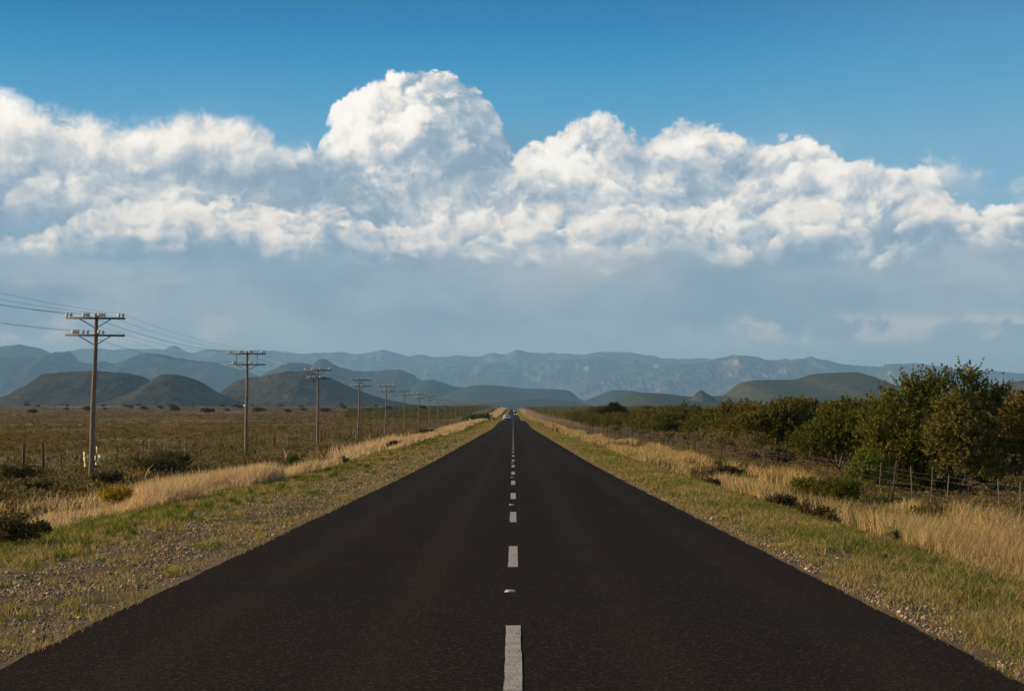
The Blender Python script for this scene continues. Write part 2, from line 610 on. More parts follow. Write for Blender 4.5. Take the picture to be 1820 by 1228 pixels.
def simple(name, color, rough=0.8, scale=6.0, var=0.35, bump=0.0, spec=0.3, metallic=0.0):
    m, t, out = new_mat(name)
    g = t.node('ShaderNodeTexCoord').outputs['Object']
    n = t.noise(g, scale, 5, 0.6)
    c = t.mix(n, tuple(v * (1 - var) for v in color), tuple(min(1, v * (1 + var)) for v in color))
    b = t.node('ShaderNodeBsdfPrincipled', {'Base Color': c, 'Roughness': rough, 'Specular IOR Level': spec, 'Metallic': metallic})
    if bump:
        bn = t.node('ShaderNodeBump', {'Strength': bump, 'Height': t.noise(g, scale * 4, 4, 0.6)})
        t.set(b.inputs['Normal'], bn.outputs[0])
    t.l.new(b.outputs[0], out.inputs[0])
    return m


def foliage_mat(name, tint=(1, 1, 1), trans=0.3, objvar=0.25, ttint=(1.15, 1.2, 0.6)):
    m, t, out = new_mat(name)
    a = t.node('ShaderNodeAttribute', attribute_name='Col').outputs['Color']
    oi = t.node('ShaderNodeObjectInfo').outputs['Random']
    c = t.vm('MULTIPLY', a, tint)
    warmc = t.mix(1.0, c, (1.18, 0.96, 0.75), 'MULTIPLY')
    c = t.mix(t.mul(oi, objvar * 2.2), c, warmc)
    d = t.node('ShaderNodeBsdfDiffuse', {'Color': c})
    tr = t.node('ShaderNodeBsdfTranslucent', {'Color': t.mix(1.0, c, ttint, 'MULTIPLY')})
    mx = t.node('ShaderNodeMixShader', {0: trans, 1: d.outputs[0], 2: tr.outputs[0]})
    t.l.new(mx.outputs[0], out.inputs[0])
    return m


M = {}
M['leaf'] = foliage_mat('leaf_green', tint=(1.65, 1.50, 1.25))
M['scrub'] = foliage_mat('scrub_leaves', tint=(2.15, 1.78, 1.22), trans=0.2, objvar=0)
M['grass'] = foliage_mat('grass_blades', trans=0.35, objvar=0)
M['bark'] = simple('bark', (0.085, 0.062, 0.045), 0.9, 20, 0.5, 0.4)
M['twig'] = simple('grey_twigs', (0.20, 0.165, 0.13), 0.9, 20, 0.4)
M['porcelain'] = simple('porcelain', (0.72, 0.66, 0.56), 0.35, 20, 0.08, spec=0.5)
M['steel'] = simple('weathered_steel', (0.11, 0.085, 0.065), 0.6, 30, 0.4)
M['wire'] = simple('galvanised_wire', (0.10, 0.10, 0.10), 0.6, 3, 0.2)
M['post_pale'] = simple('pale_wood_post', (0.20, 0.15, 0.105), 0.85, 12, 0.35, 0.3)
M['post_dark'] = simple('rusty_dark_post', (0.085, 0.045, 0.03), 0.85, 12, 0.5, 0.3)
M['white_paint'] = simple('white_car_paint', (0.78, 0.78, 0.78), 0.28, 3, 0.03, spec=0.5)
M['dark_paint'] = simple('dark_car_paint', (0.02, 0.022, 0.03), 0.3, 3, 0.05, spec=0.5)
M['car_glass'] = simple('car_glass', (0.012, 0.014, 0.018), 0.08, 3, 0.1, spec=0.6)
M['rubber'] = simple('rubber', (0.02, 0.02, 0.02), 0.8, 10, 0.2)
M['black_trim'] = simple('black_trim', (0.02, 0.02, 0.022), 0.6, 10, 0.2)
M['tail_red'] = simple('tail_light_red', (0.35, 0.02, 0.015), 0.3, 10, 0.1)
M['plate'] = simple('number_plate', (0.6, 0.58, 0.45), 0.5, 10, 0.1)
M['sign_white'] = simple('sign_white', (0.75, 0.74, 0.70), 0.5, 10, 0.05)
M['sign_back'] = simple('sign_back', (0.035, 0.032, 0.03), 0.5, 10, 0.2)
M['cactus'] = simple('cactus_pad', (0.78, 0.70, 0.30), 0.6, 14, 0.25, 0.2)
M['stud'] = simple('stud_reflector', (0.45, 0.38, 0.30), 0.3, 30, 0.1)
M['wall_white'] = simple('white_wall', (0.75, 0.72, 0.68), 0.8, 2, 0.05)
M['tin'] = simple('tin_roof', (0.30, 0.30, 0.31), 0.6, 2, 0.1)


def pole_mat():
    m, t, out = new_mat('pole_wood')
    g = t.node('ShaderNodeTexCoord').outputs['Object']
    st = t.vm('MULTIPLY', g, (40, 40, 2.2))
    n = t.noise(st, 1.0, 6, 0.6)
    c = t.ramp(n, [(0.3, (0.10, 0.065, 0.045)), (0.5, (0.22, 0.155, 0.11)), (0.7, (0.34, 0.25, 0.18))])
    b = t.node('ShaderNodeBsdfPrincipled', {'Base Color': c, 'Roughness': 0.85, 'Specular IOR Level': 0.2})
    bn = t.node('ShaderNodeBump', {'Strength': 0.5, 'Distance': 0.02, 'Height': n})
    t.set(b.inputs['Normal'], bn.outputs[0])
    t.l.new(b.outputs[0], out.inputs[0])
    return m


M['pole'] = pole_mat()

# ------------------------------------------------------------------ lie of the land
road_prof = spline([(-400, 0.6), (-60, 0.12), (0, 0.03), (12, 0.0), (26, -0.07), (50, -0.20), (75, -0.28), (167, -0.34), (283, -0.42),
                    (360, -0.02), (420, 0.28), (470, 0.37), (520, 0.22), (600, -0.55), (650, -0.7), (700, -0.10), (800, 0.65), (960, 1.72), (1167, 3.25),
                    (1750, 8.1), (1950, 9.3), (2150, 9.5), (2600, 7), (4000, 5), (60000, 5)])
left_prof = spline([(-400, -0.5), (0, -0.78), (200, -0.82), (400, -0.75), (600, -0.2), (800, 1.5), (1200, 5.2), (1750, 10.3),
                    (2150, 13.4), (2500, 13.0), (3400, 9), (4500, 8), (60000, 8)])
right_prof = spline([(-400, -0.8), (0, -1.15), (250, -1.05), (400, -0.3), (600, 0.4), (800, 1.6), (1200, 4.4), (1750, 8.6),
                     (2150, 11.4), (2500, 12), (3400, 9), (4500, 8), (60000, 8)])
cross_l = spline([(0, -0.010), (0.25, -0.02), (2, -0.10), (4.2, -0.28), (6, -0.55), (8, -0.76), (11, -0.82), (30, -0.78)])
cross_r = spline([(0, -0.010), (0.25, -0.02), (1.6, -0.10), (2.7, -0.24), (3.3, -0.55), (4.6, -0.85), (8, -1.05), (12, -1.12), (30, -1.12)])
ROAD_L, ROAD_R = -3.5, 3.28


def ground_z(x, y, detail=True):
    x = np.asarray(x, float)
    y = np.asarray(y, float)
    rp = road_prof(y)
    dl = np.clip(ROAD_L - x, 0, None)
    dr = np.clip(x - ROAD_R, 0, None)
    zl = rp + cross_l(dl)
    zr = rp + cross_r(dr)
    wl, wr = sstep(5, 14, dl), sstep(4, 12, dr)
    z = np.where(x < 0, zl * (1 - wl) + left_prof(y) * wl, zr * (1 - wr) + right_prof(y) * wr)
    if detail:
        off = np.clip(np.maximum(dl, dr) - 0.15, 0, 1)
        amp = off * (0.03 + 0.05 * sstep(3, 10, np.maximum(dl, dr)))
        z = z + amp * (fbm(x * 0.8, y * 0.8, 4, 11) - 0.5) * 2
        z = z + sstep(10, 40, np.maximum(dl, dr)) * 0.35 * (fbm(x * 0.05, y * 0.02, 3, 17) - 0.5) * 2 * (1 + y * 0.0012)
        # the plain swings gently so that its skyline is not a ruled line
        z = z + sstep(60, 600, np.abs(x)) * sstep(1500, 2200, y) * 1.6 * (fbm(x * 0.004, y * 0.001, 3, 21) - 0.5)
    return np.where((x > ROAD_L + 0.35) & (x < ROAD_R - 0.35), rp - 0.13, z)


def gz(x, y):
    return float(ground_z(np.array([x]), np.array([y]))[0])


def px_ground(px, X):
    """distance at which the lateral offset X is seen at photograph column px"""
    return X * F / (px - CX)


def grid(xs, ys, zf):
    X, Y = np.meshgrid(xs, ys)
    Z = zf(X, Y)
    v = np.stack([X, Y, Z], -1).reshape(-1, 3)
    nx, ny = len(xs), len(ys)
    i = np.arange(ny - 1)[:, None] * nx
    j = np.arange(nx - 1)[None]
    q = np.stack([i + j, i + j + 1, i + nx + j + 1, i + nx + j], -1).reshape(-1, 4)
    return v, q


def geo_series(a, b, s0, ratio, smax=1e9):
    out = [a]
    s = s0
    while out[-1] < b:
        out.append(out[-1] + s)
        s = min(s * ratio, smax)
    return np.array(out)


if True:
    # -------------------------------------------------------------- ground
    xr = np.concatenate([np.arange(ROAD_R, 14, 0.12), geo_series(14, 30000, 0.25, 1.06)])
    xl = -np.concatenate([np.arange(-ROAD_L, 22, 0.14), geo_series(22, 30000, 0.3, 1.06)])
    xs = np.unique(np.concatenate([xl, [ROAD_L + 0.10, ROAD_L + 0.2, ROAD_L + 0.3, ROAD_L + 0.37, -1.5, 0, 1.5, ROAD_R - 0.37, ROAD_R - 0.3, ROAD_R - 0.2, ROAD_R - 0.10], xr]))
    ys = np.concatenate([-geo_series(8, 3000, 4, 1.3)[::-1][:-1], np.arange(-8, 10, 1.0), np.arange(10, 60, 0.22), geo_series(60, 60000, 0.4, 1.022)])
    ys = np.unique(ys)
    gv, gq = grid(xs, ys, ground_z)

    m, t, out = new_mat('ground_soil')
    pos = t.node('ShaderNodeNewGeometry').outputs['Position']
    sp = t.node('ShaderNodeSeparateXYZ', {0: pos})
    X, Y = sp.outputs[0], sp.outputs[1]
    P2 = t.comb(X, Y, 0.0)
    n1 = t.noise(P2, 0.35, 6, 0.6)
    n2 = t.noise(P2, 2.6, 6, 0.65)
    n3 = t.noise(P2, 26, 4, 0.6)
    nbig = t.noise(t.vm('MULTIPLY', P2, (0.012, 0.006, 0)), 1.0, 6, 0.62)
    nmid = t.noise(t.vm('MULTIPLY', P2, (0.10, 0.05, 0)), 1.0, 5, 0.6)
    dl = t.add(t.sub(ROAD_L, X), t.mul(t.sub(n1, 0.5), 1.6))
    dr = t.add(t.sub(X, ROAD_R), t.mul(t.sub(n1, 0.5), 1.6))
    soil = t.mix(n2, (0.065, 0.037, 0.024), (0.18, 0.11, 0.068))
    soil = t.mix(t.ss(n3, 0.45, 0.62), soil, (0.09, 0.062, 0.045))
    straw = t.mix(n2, (0.16, 0.12, 0.055), (0.30, 0.23, 0.12))
    green = t.mix(n2, (0.045, 0.060, 0.016), (0.11, 0.115, 0.035))
    verge = t.mix(t.ss(n1, 0.42, 0.60), straw, green)
    verge = t.mix(t.ss(n2, 0.46, 0.60), verge, t.mix(n3, (0.07, 0.044, 0.028), (0.17, 0.11, 0.07)))
    # gravel track along the left verge and bare edge by the tar
    gl = t.mul(t.ss(dl, 0.2, 0.8), t.ss(dl, 2.6, 1.6))
    lcol = t.mix(t.mul(gl, 0.75), verge, soil)
    edge = t.m('MAXIMUM', t.ss(t.m('MAXIMUM', dl, dr), 0.55, 0.1), 0.0)
    vcol = t.mix(t.mul(edge, 0.8), lcol, t.mix(n3, (0.12, 0.075, 0.04), (0.27, 0.185, 0.10)))
    # plain
    pl = t.ramp(t.add(t.mul(nbig, 0.55), t.mul(nmid, 0.45)), [(0.36, (0.065, 0.052, 0.024)), (0.46, (0.16, 0.115, 0.052)), (0.55, (0.27, 0.19, 0.085)), (0.68, (0.38, 0.25, 0.13))])
    pl = t.mix(t.ss(n2, 0.52, 0.68), pl, (0.045, 0.040, 0.018))
    pl = t.mix(t.ss(nmid, 0.60, 0.72), pl, (0.19, 0.12, 0.07))
    farp = t.mix(t.ss(nbig, 0.42, 0.60), (0.068, 0.056, 0.026), (0.20, 0.145, 0.066))
    pl = t.mix(t.mul(t.ss(Y, 200, 900), 0.75), pl, farp)
    wpl = t.ss(dl, 4.5, 9.0)
    cc = t.mix(wpl, vcol, pl)
    red = t.mix(n2, (0.26, 0.085, 0.038), (0.34, 0.14, 0.07))
    rcol = t.mix(t.ss(nmid, 0.40, 0.60), t.mix(n2, (0.10, 0.075, 0.035), (0.19, 0.14, 0.07)), red)
    cc = t.mix(t.ss(dr, 7.5, 10), cc, t.mix(t.ss(Y, 72, 100), t.mix(n2, (0.07, 0.05, 0.028), (0.15, 0.11, 0.06)), rcol))
    cc = t.mix(t.ss(Y, 2400, 5000), cc, t.mix(nbig, (0.07, 0.07, 0.04), (0.14, 0.11, 0.07)))
    b = t.node('ShaderNodeBsdfPrincipled', {'Base Color': cc, 'Roughness': 0.95, 'Specular IOR Level': 0.1})
    bn = t.node('ShaderNodeBump', {'Strength': 0.9, 'Distance': 0.05, 'Height': t.add(n3, n2)})
    t.set(b.inputs['Normal'], bn.outputs[0])
    t.l.new(b.outputs[0], out.inputs[0])
    M['ground'] = m
    tag(mesh('ground', gv, gq, m, smooth=True), kind='structure')

    # -------------------------------------------------------------- road
    ysr = np.unique(np.concatenate([-geo_series(5, 400, 5, 1.2)[::-1], np.arange(-5, 70, 0.25), geo_series(70, 2500, 0.5, 1.012)]))
    lat = np.linspace(0, 1, 25)
    wobL = ROAD_L + (fbm(ysr * 1.3, ysr * 0, 4, 31) - 0.5) * 0.08 + (fbm(ysr * 0.15, ysr * 0, 2, 33) - 0.5) * 0.03
    wobR = ROAD_R + (fbm(ysr * 1.3, ysr * 0, 4, 41) - 0.5) * 0.08 + (fbm(ysr * 0.15, ysr * 0, 2, 43) - 0.5) * 0.03
    XX = wobL[:, None] * (1 - lat) + wobR[:, None] * lat
    YY = ysr[:, None].repeat(25, 1)
    ZZ = road_prof(YY) + 0.012 - 0.005 * np.abs(XX)
    # rutted wheel tracks, a few millimetres deep
    for c0 in (-2.6, -1.0, 1.0, 2.6):
        ZZ = ZZ - 0.006 * np.exp(-((XX - c0) / 0.3) ** 2)
    top = np.stack([XX, YY, ZZ], -1)
    eL = top[:, :1].copy(); eL[..., 0] -= 0.05; eL[..., 2] -= 0.16
    eR = top[:, -1:].copy(); eR[..., 0] += 0.05; eR[..., 2] -= 0.16
    rv = np.concatenate([eL, top[:, :1], top, top[:, -1:], eR], 1)      # skirts have their own vertices so the top stays flat
    nx = rv.shape[1]
    i = np.arange(len(ysr) - 1)[:, None] * nx
    j = np.array([k for k in range(nx - 1) if k not in (1, nx - 3)])[None]
    rq = np.stack([i + j, i + j + 1, i + nx + j + 1, i + nx + j], -1).reshape(-1, 4)
    m, t, out = new_mat('asphalt')
    pos = t.node('ShaderNodeNewGeometry').outputs['Position']
    sp = t.node('ShaderNodeSeparateXYZ', {0: pos})
    P2 = t.comb(sp.outputs[0], sp.outputs[1], 0.0)
    long = t.noise(t.vm('MULTIPLY', P2, (0.9, 0.05, 0)), 1.0, 5, 0.6)
    pat = t.noise(t.vm('MULTIPLY', P2, (0.5, 0.22, 0)), 1.0, 5, 0.6)
    fine = t.noise(P2, 42, 3, 0.75)
    chip = t.node('ShaderNodeTexVoronoi', {'Vector': P2, 'Scale': 46.0})
    chips = t.ss(t.node('ShaderNodeSeparateColor', {0: chip.outputs['Color']}).outputs[0], 0.80, 1.0)
    ax = t.m('ABSOLUTE', sp.outputs[0])
    track = t.m('MAXIMUM', t.ss(t.m('ABSOLUTE', t.sub(ax, 0.95)), 0.45, 0.0), t.ss(t.m('ABSOLUTE', t.sub(ax, 2.55)), 0.45, 0.0))
    base = t.mix(t.add(t.mul(long, 0.5), t.mul(pat, 0.5)), (0.011, 0.0074, 0.0046), (0.028, 0.0186, 0.0115))
    base = t.mix(t.mul(track, 0.36), base, (0.037, 0.027, 0.019))
    base = t.mix(t.ss(fine, 0.35, 0.7), t.mix(1.0, base, (0.35, 0.35, 0.35), 'MULTIPLY'), t.mix(1.0, base, (2.1, 2.0, 1.9), 'MULTIPLY'))
    base = t.mix(t.mul(chips, 0.5), base, (0.11, 0.075, 0.055))
    tar = t.mul(t.ss(t.noise(t.vm('MULTIPLY', P2, (0.25, 0.4, 0)), 1.0, 3, 0.5), 0.58, 0.64), 0.35)
    base = t.mix(tar, base, (0.015, 0.013, 0.013))
    b = t.node('ShaderNodeBsdfPrincipled', {'Base Color': base, 'Roughness': 0.95, 'Specular IOR Level': 0.04})
    bn = t.node('ShaderNodeBump', {'Strength': 0.8, 'Distance': 0.012, 'Height': t.add(fine, t.mul(chips, 0.5))})
    t.set(b.inputs['Normal'], bn.outputs[0])
    t.l.new(b.outputs[0], out.inputs[0])
    M['asphalt'] = m
    tag(mesh('road', rv.reshape(-1, 3), rq, m, smooth=True), kind='structure')

    # -------------------------------------------------------------- centre line
    m, t, out = new_mat('road_paint')
    pos = t.node('ShaderNodeNewGeometry').outputs['Position']
    sp = t.node('ShaderNodeSeparateXYZ', {0: pos})
    P2 = t.comb(sp.outputs[0], sp.outputs[1], 0.0)
    wear = t.noise(P2, 55, 4, 0.7)
    w2 = t.noise(P2, 5, 4, 0.6)
    c = t.mix(t.ss(t.add(wear, t.mul(w2, 0.25)), 0.56, 0.74), (0.56, 0.48, 0.40), (0.10, 0.08, 0.065))
    b = t.node('ShaderNodeBsdfPrincipled', {'Base Color': c, 'Roughness': 0.75, 'Specular IOR Level': 0.2})
    t.l.new(b.outputs[0], out.inputs[0])
    M['paint'] = m
    P_D = 9.0
    d0 = 10.8                      # far end of the nearest dash is at d0 + 3 metres
    vs, qs, n = [], [], 0
    k = -2
    while True:
        y1 = d0 + 3.0 + k * P_D
        y0 = y1 - 3.35
        if y1 > 1900:
            break
        nn = 13
        yy = np.linspace(y0, y1, nn)
        xl_ = -0.058 + (fbm(yy * 9, yy * 0 + k, 3, 3) - 0.5) * 0.014
        xr_ = 0.058 + (fbm(yy * 9, yy * 0 + k, 3, 5) - 0.5) * 0.014
        zz = road_prof(yy) + 0.012 + 0.004
        v = np.stack([np.stack([xl_, yy, zz], -1), np.stack([xr_, yy, zz], -1)], 1).reshape(-1, 3)
        a = np.arange(nn - 1) * 2
        qs.append(np.stack([a, a + 1, a + 3, a + 2], 1) + n)
        vs.append(v)
        n += len(v)
        k += 1
    tag(mesh('road_markings', np.concatenate(vs), np.concatenate(qs), m), kind='structure')

    # raised studs between the dashes
    def stud(y):
        z = float(road_prof(y)) + 0.008
        r = empty('road_stud', (-0.03, y, z))
        b = MB().box((0, 0, 0.011), (0.115, 0.10, 0.022), taper=0.7)
        b.build('stud_body', M['stud'], r)
        MB().box((0, -0.049, 0.013), (0.08, 0.008, 0.010)).build('reflector', M['sign_white'], r)
        return r
    for k, lab in enumerate(['pale raised road stud just beyond the nearest centre dash', 'raised road stud between the third and fourth centre dashes',
                             'raised road stud between the fifth and sixth centre dashes', 'tiny far road stud between the seventh and eighth centre dashes']):
        tag(stud(16.6 + 18 * k), lab, 'road stud', 'raised studs along the centre line')

    # -------------------------------------------------------------- hills and mountains
    def hill_mat(name, low, high, rock_sunlit, shrub, sc, rock_sunlit_amt=0.5, shrub_shade_amt=0.5):  # shrub: speckle colour, also the painted shade patches on the green hill
        m, t, out = new_mat(name)
        g = t.node('ShaderNodeNewGeometry')
        pos = g.outputs['Position']
        nz = t.node('ShaderNodeSeparateXYZ', {0: g.outputs['Normal']}).outputs[2]
        n1 = t.noise(pos, sc, 6, 0.6)
        n2 = t.noise(pos, sc * 9, 5, 0.65)
        n3 = t.noise(t.vm('MULTIPLY', pos, (1, 0.6, 1.6)), sc * 2.6, 5, 0.6)
        c = t.mix(n1, low, high)
        rock_sun_mask = t.mul(t.ss(n3, 0.50, 0.64), rock_sunlit_amt)
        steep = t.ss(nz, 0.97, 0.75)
        c = t.mix(t.mul(rock_sun_mask, t.lin(steep, 0, 1, 0.35, 1.0)), c, rock_sunlit)  # bare rock on nearer hills, painted sunlit patches on the far range
        c = t.mix(t.mul(t.ss(n2, 0.50, 0.62), shrub_shade_amt), c, shrub)  # shrub speckle, doubling as painted shade patches on the green hill
        b = t.node('ShaderNodeBsdfPrincipled', {'Base Color': c, 'Roughness': 1.0, 'Specular IOR Level': 0.0})
        t.l.new(b.outputs[0], out.inputs[0])
        return m

    def ridge(name, pts, D, front, back, mat, base=6.0, spur=0.5, sfreq=12.0, seed=0, power=1.3, nu=420, nv=70, rough=0.05, flat=0.0, top_noise=0.0, step=0.0):
        """a real ridge: crest at distance D follows the skyline points, slopes run down `front` and `back` metres"""
        f = spline(pts)
        u = np.linspace(pts[0][0], pts[-1][0], nu)
        v = np.linspace(-1, 1, nv)
        v = np.sign(v) * np.abs(v) ** 1.25
        U, V = np.meshgrid(u, v)
        top = EYE + (CY - f(U)) / F * D
        if top_noise:
            top = top + top_noise * (fbm(U / 14.0, U * 0, 5, seed + 50) - 0.5) * 2
        H = np.clip(top - base, 0.0, None)
        lat = (U - CX) / F * D
        L = front
        # gullies and spurs: the slope length varies along the ridge
        sp = fbm(lat / L * sfreq / 4, V * 1.5 + 3, 5, seed, 0.55, ridged=True)
        dd = np.abs(V)
        ln = 1.0 - spur * (1 - sp) * sstep(0.0, 0.35, dd)
        tt = np.clip((dd - flat) / (1 - flat), 0, 1) / np.maximum(ln, 0.2)
        prof = np.where(tt < 1, (1 - np.clip(tt, 0, 1)) ** power, 0)
        if step:
            prof = prof + step * np.sin(np.clip(prof, 0, 1) * PI * 4) * 0.06
        dist = D + np.where(V < 0, V * front, V * back)
        Z = base + H * np.clip(prof, 0, 1.0)
        bump = rough * H * (fbm(lat / L * sfreq, dist / L * sfreq, 5, seed + 9, 0.6, ridged=True) - 0.55) * sstep(0, 0.12, dd) * sstep(0, 0.06, prof)
        Z = Z + bump - (prof <= 0) * 3
        # keep real width constant with depth: lateral position comes from the crest distance
        X = lat * (1 + 0.0 * dist)
        vv = np.stack([X, dist, Z], -1).reshape(-1, 3)
        i = np.arange(nv - 1)[:, None] * nu
        j = np.arange(nu - 1)[None]
        q = np.stack([i + j, i + j + 1, i + nu + j + 1, i + nu + j], -1).reshape(-1, 4)
        return tag(mesh(name, vv, q, mat, smooth=True), kind='structure')

    HB = hill_mat('butte_slope', (0.050, 0.044, 0.026), (0.098, 0.076, 0.048), (0.20, 0.13, 0.085), (0.016, 0.018, 0.010), 0.008, 0.7, 0.9)
    HG = hill_mat('green_hill', (0.036, 0.040, 0.020), (0.095, 0.088, 0.042), (0.13, 0.10, 0.06), (0.024, 0.030, 0.014), 0.004, 0.5, 0.9)  # strong tone contrast and speckle also paint shadow bands into the colour
    HM = hill_mat('mid_mountain', (0.030, 0.036, 0.030), (0.060, 0.060, 0.046), (0.16, 0.12, 0.10), (0.022, 0.028, 0.022), 0.0022, 0.45, 0.5)
    HF = hill_mat('far_mountain', (0.060, 0.062, 0.048), (0.11, 0.10, 0.075), (0.52, 0.37, 0.27), (0.03, 0.035, 0.03), 0.0012, 0.9, 0.7)  # pale pinkish patches paint sunlight between cloud shadows into the colour

    # near flat-topped buttes on the left
    ridge('hills', [(-160, 735), (-60, 722), (0, 712), (30, 702), (60, 688), (85, 668), (94, 665), (140, 661), (180, 662), (215, 665), (240, 668), (262, 677), (300, 695), (340, 712), (400, 735)],
          4300, 620, 500, HB, spur=0.40, sfreq=6, seed=5, power=1.15, rough=0.13, flat=0.10)
    ridge('hills', [(130, 735), (180, 722), (215, 706), (250, 692), (275, 675), (292, 666), (310, 666), (335, 671), (358, 680), (385, 697), (430, 714), (490, 724), (600, 735)],
          3900, 520, 450, HB, spur=0.40, sfreq=6, seed=15, power=1.15, rough=0.13, flat=0.04)
    ridge('hills', [(360, 735), (385, 714), (396, 702), (420, 680), (440, 673), (470, 670), (500, 663), (520, 660), (545, 660), (570, 668), (590, 674), (630, 691), (680, 708), (740, 720), (820, 735)],
          4500, 700, 600, HB, spur=0.30, sfreq=6, seed=27, power=1.15, rough=0.14, flat=0.05)
    # green hill on the right with its small cone
    ridge('hills', [(1020, 738), (1085, 716), (1118, 702), (1132, 698), (1180, 700), (1230, 705), (1285, 703), (1300, 692), (1320, 679), (1345, 676), (1410, 675), (1445, 665), (1480, 663), (1515, 662),
                    (1530, 665), (1550, 678), (1580, 692), (1640, 706), (1720, 720), (1800, 738)],
          5200, 1900, 900, HG, spur=0.45, sfreq=5, seed=33, power=1.5, rough=0.07, nu=520, nv=120, flat=0.02)
    ridge('hills', [(1215, 722), (1231, 705), (1240, 696), (1247, 693), (1254, 697), (1266, 704), (1285, 722)], 4700, 110, 110, HG, spur=0.15, sfreq=2, seed=34, power=1.1, nu=60, nv=30)
    ridge('hills', [(1620, 735), (1700, 712), (1760, 692), (1788, 681), (1830, 675), (1900, 674), (2050, 690)], 4600, 900, 700, HB, spur=0.3, sfreq=5, seed=37, power=1.2, rough=0.06)
    # small hill behind the lone tree, low hills at the end of the road
    ridge('hills', [(980, 735), (1040, 712), (1070, 700), (1090, 693), (1120, 694), (1160, 704), (1220, 720)], 9000, 900, 900, HM, spur=0.35, sfreq=5, seed=41, power=1.2)
    ridge('hills', [(640, 735), (760, 724), (840, 718), (900, 713), (960, 709), (1010, 713), (1060, 722), (1120, 735)], 6800, 900, 900, HM, spur=0.35, sfreq=5, seed=43, power=1.2)
    ridge('hills', [(690, 735), (780, 706), (822, 690), (840, 685), (860, 684), (900, 686), (930, 690), (985, 691), (1010, 694), (1030, 708), (1060, 722), (1090, 735)], 9500, 1500, 1200, HM, spur=0.45, sfreq=6, seed=47, power=1.3)
    ridge('hills', [(600, 735), (700, 708), (735, 686), (752, 676), (765, 674), (785, 679), (812, 687), (850, 689), (900, 698), (1000, 735)], 10000, 1200, 1000, HM, spur=0.4, sfreq=6, seed=53, power=1.2)
    # blue range behind the buttes
    ridge('hills', [(430, 735), (470, 664), (490, 654), (515, 645), (545, 645), (555, 648), (566, 640), (576, 637), (592, 646), (620, 656), (660, 660), (700, 656), (725, 661), (740, 669), (765, 690), (800, 712), (850, 735)],
          11500, 1800, 1500, HM, spur=0.5, sfreq=6, seed=59, power=1.2, rough=0.20, top_noise=8)
    ridge('hills', [(-300, 640), (-120, 632), (0, 637), (50, 634), (75, 636), (88, 628), (115, 624), (125, 626), (140, 641), (160, 645), (185, 642), (200, 646), (222, 640), (238, 631), (252, 627), (285, 629), (318, 636), (350, 640),
                    (380, 643), (400, 650), (440, 660), (500, 690), (580, 725)],
          14000, 2600, 2000, HM, spur=0.55, sfreq=6, seed=61, power=1.25, rough=0.26, nu=620, nv=110, top_noise=12)
    ridge('hills', [(-300, 620), (-60, 618), (0, 616), (20, 613), (36, 611), (50, 614), (66, 616), (90, 627), (120, 640), (200, 680), (260, 735)], 17500, 3000, 2500, HM, spur=0.5, sfreq=9, seed=62, power=1.25, rough=0.1, top_noise=10)
    # far range across the whole view
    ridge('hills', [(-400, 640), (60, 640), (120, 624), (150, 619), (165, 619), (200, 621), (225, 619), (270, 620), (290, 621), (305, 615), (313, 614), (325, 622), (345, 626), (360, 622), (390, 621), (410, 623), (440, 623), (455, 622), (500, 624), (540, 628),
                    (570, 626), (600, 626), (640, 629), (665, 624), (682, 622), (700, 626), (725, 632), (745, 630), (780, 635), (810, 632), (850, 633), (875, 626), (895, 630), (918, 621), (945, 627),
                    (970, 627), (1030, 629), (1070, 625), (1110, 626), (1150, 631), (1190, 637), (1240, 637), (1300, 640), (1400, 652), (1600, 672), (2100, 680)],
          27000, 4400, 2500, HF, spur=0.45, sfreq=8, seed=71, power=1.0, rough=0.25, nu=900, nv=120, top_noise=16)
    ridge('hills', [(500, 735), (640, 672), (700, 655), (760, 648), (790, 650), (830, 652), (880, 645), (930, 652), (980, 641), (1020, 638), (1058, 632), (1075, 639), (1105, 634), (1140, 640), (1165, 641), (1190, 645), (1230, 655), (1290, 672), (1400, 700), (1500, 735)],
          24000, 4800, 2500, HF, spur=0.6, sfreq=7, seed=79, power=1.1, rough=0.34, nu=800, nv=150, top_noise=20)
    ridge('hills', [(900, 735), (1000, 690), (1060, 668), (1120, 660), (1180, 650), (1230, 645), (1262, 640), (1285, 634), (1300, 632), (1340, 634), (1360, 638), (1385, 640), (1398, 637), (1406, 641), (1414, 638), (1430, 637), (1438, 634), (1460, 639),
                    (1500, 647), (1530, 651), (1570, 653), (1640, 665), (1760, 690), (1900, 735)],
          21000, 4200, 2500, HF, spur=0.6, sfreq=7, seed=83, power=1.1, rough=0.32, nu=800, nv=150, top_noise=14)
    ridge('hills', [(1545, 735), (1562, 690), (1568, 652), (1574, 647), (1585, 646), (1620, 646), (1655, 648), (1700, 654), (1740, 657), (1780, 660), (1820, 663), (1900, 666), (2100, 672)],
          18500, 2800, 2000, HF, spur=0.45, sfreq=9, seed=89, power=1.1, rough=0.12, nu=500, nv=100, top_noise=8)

    # -------------------------------------------------------------- telephone poles
    SP = 38.1
    PX = -16.5
    FIRST = 66.4
    INS = [(0.0, 0.0), (0.028, 0.0), (0.028, 0.03), (0.055, 0.035), (0.062, 0.075), (0.05, 0.09), (0.058, 0.12), (0.045, 0.155), (0.02, 0.17), (0.0, 0.17)]

    def wire_z(n):
        y = FIRST + (n - 1) * SP
        return 5.74 + max(0.0, float(left_prof(y)) + 0.78)

    ARM_U = [-1.12, -0.96, -0.46, -0.34, -0.27, 0.13, 0.24, 0.35, 0.92, 1.08]
    ARM_L = [-0.86, -0.76, -0.66, -0.46, -0.28, 0.15, 0.32]

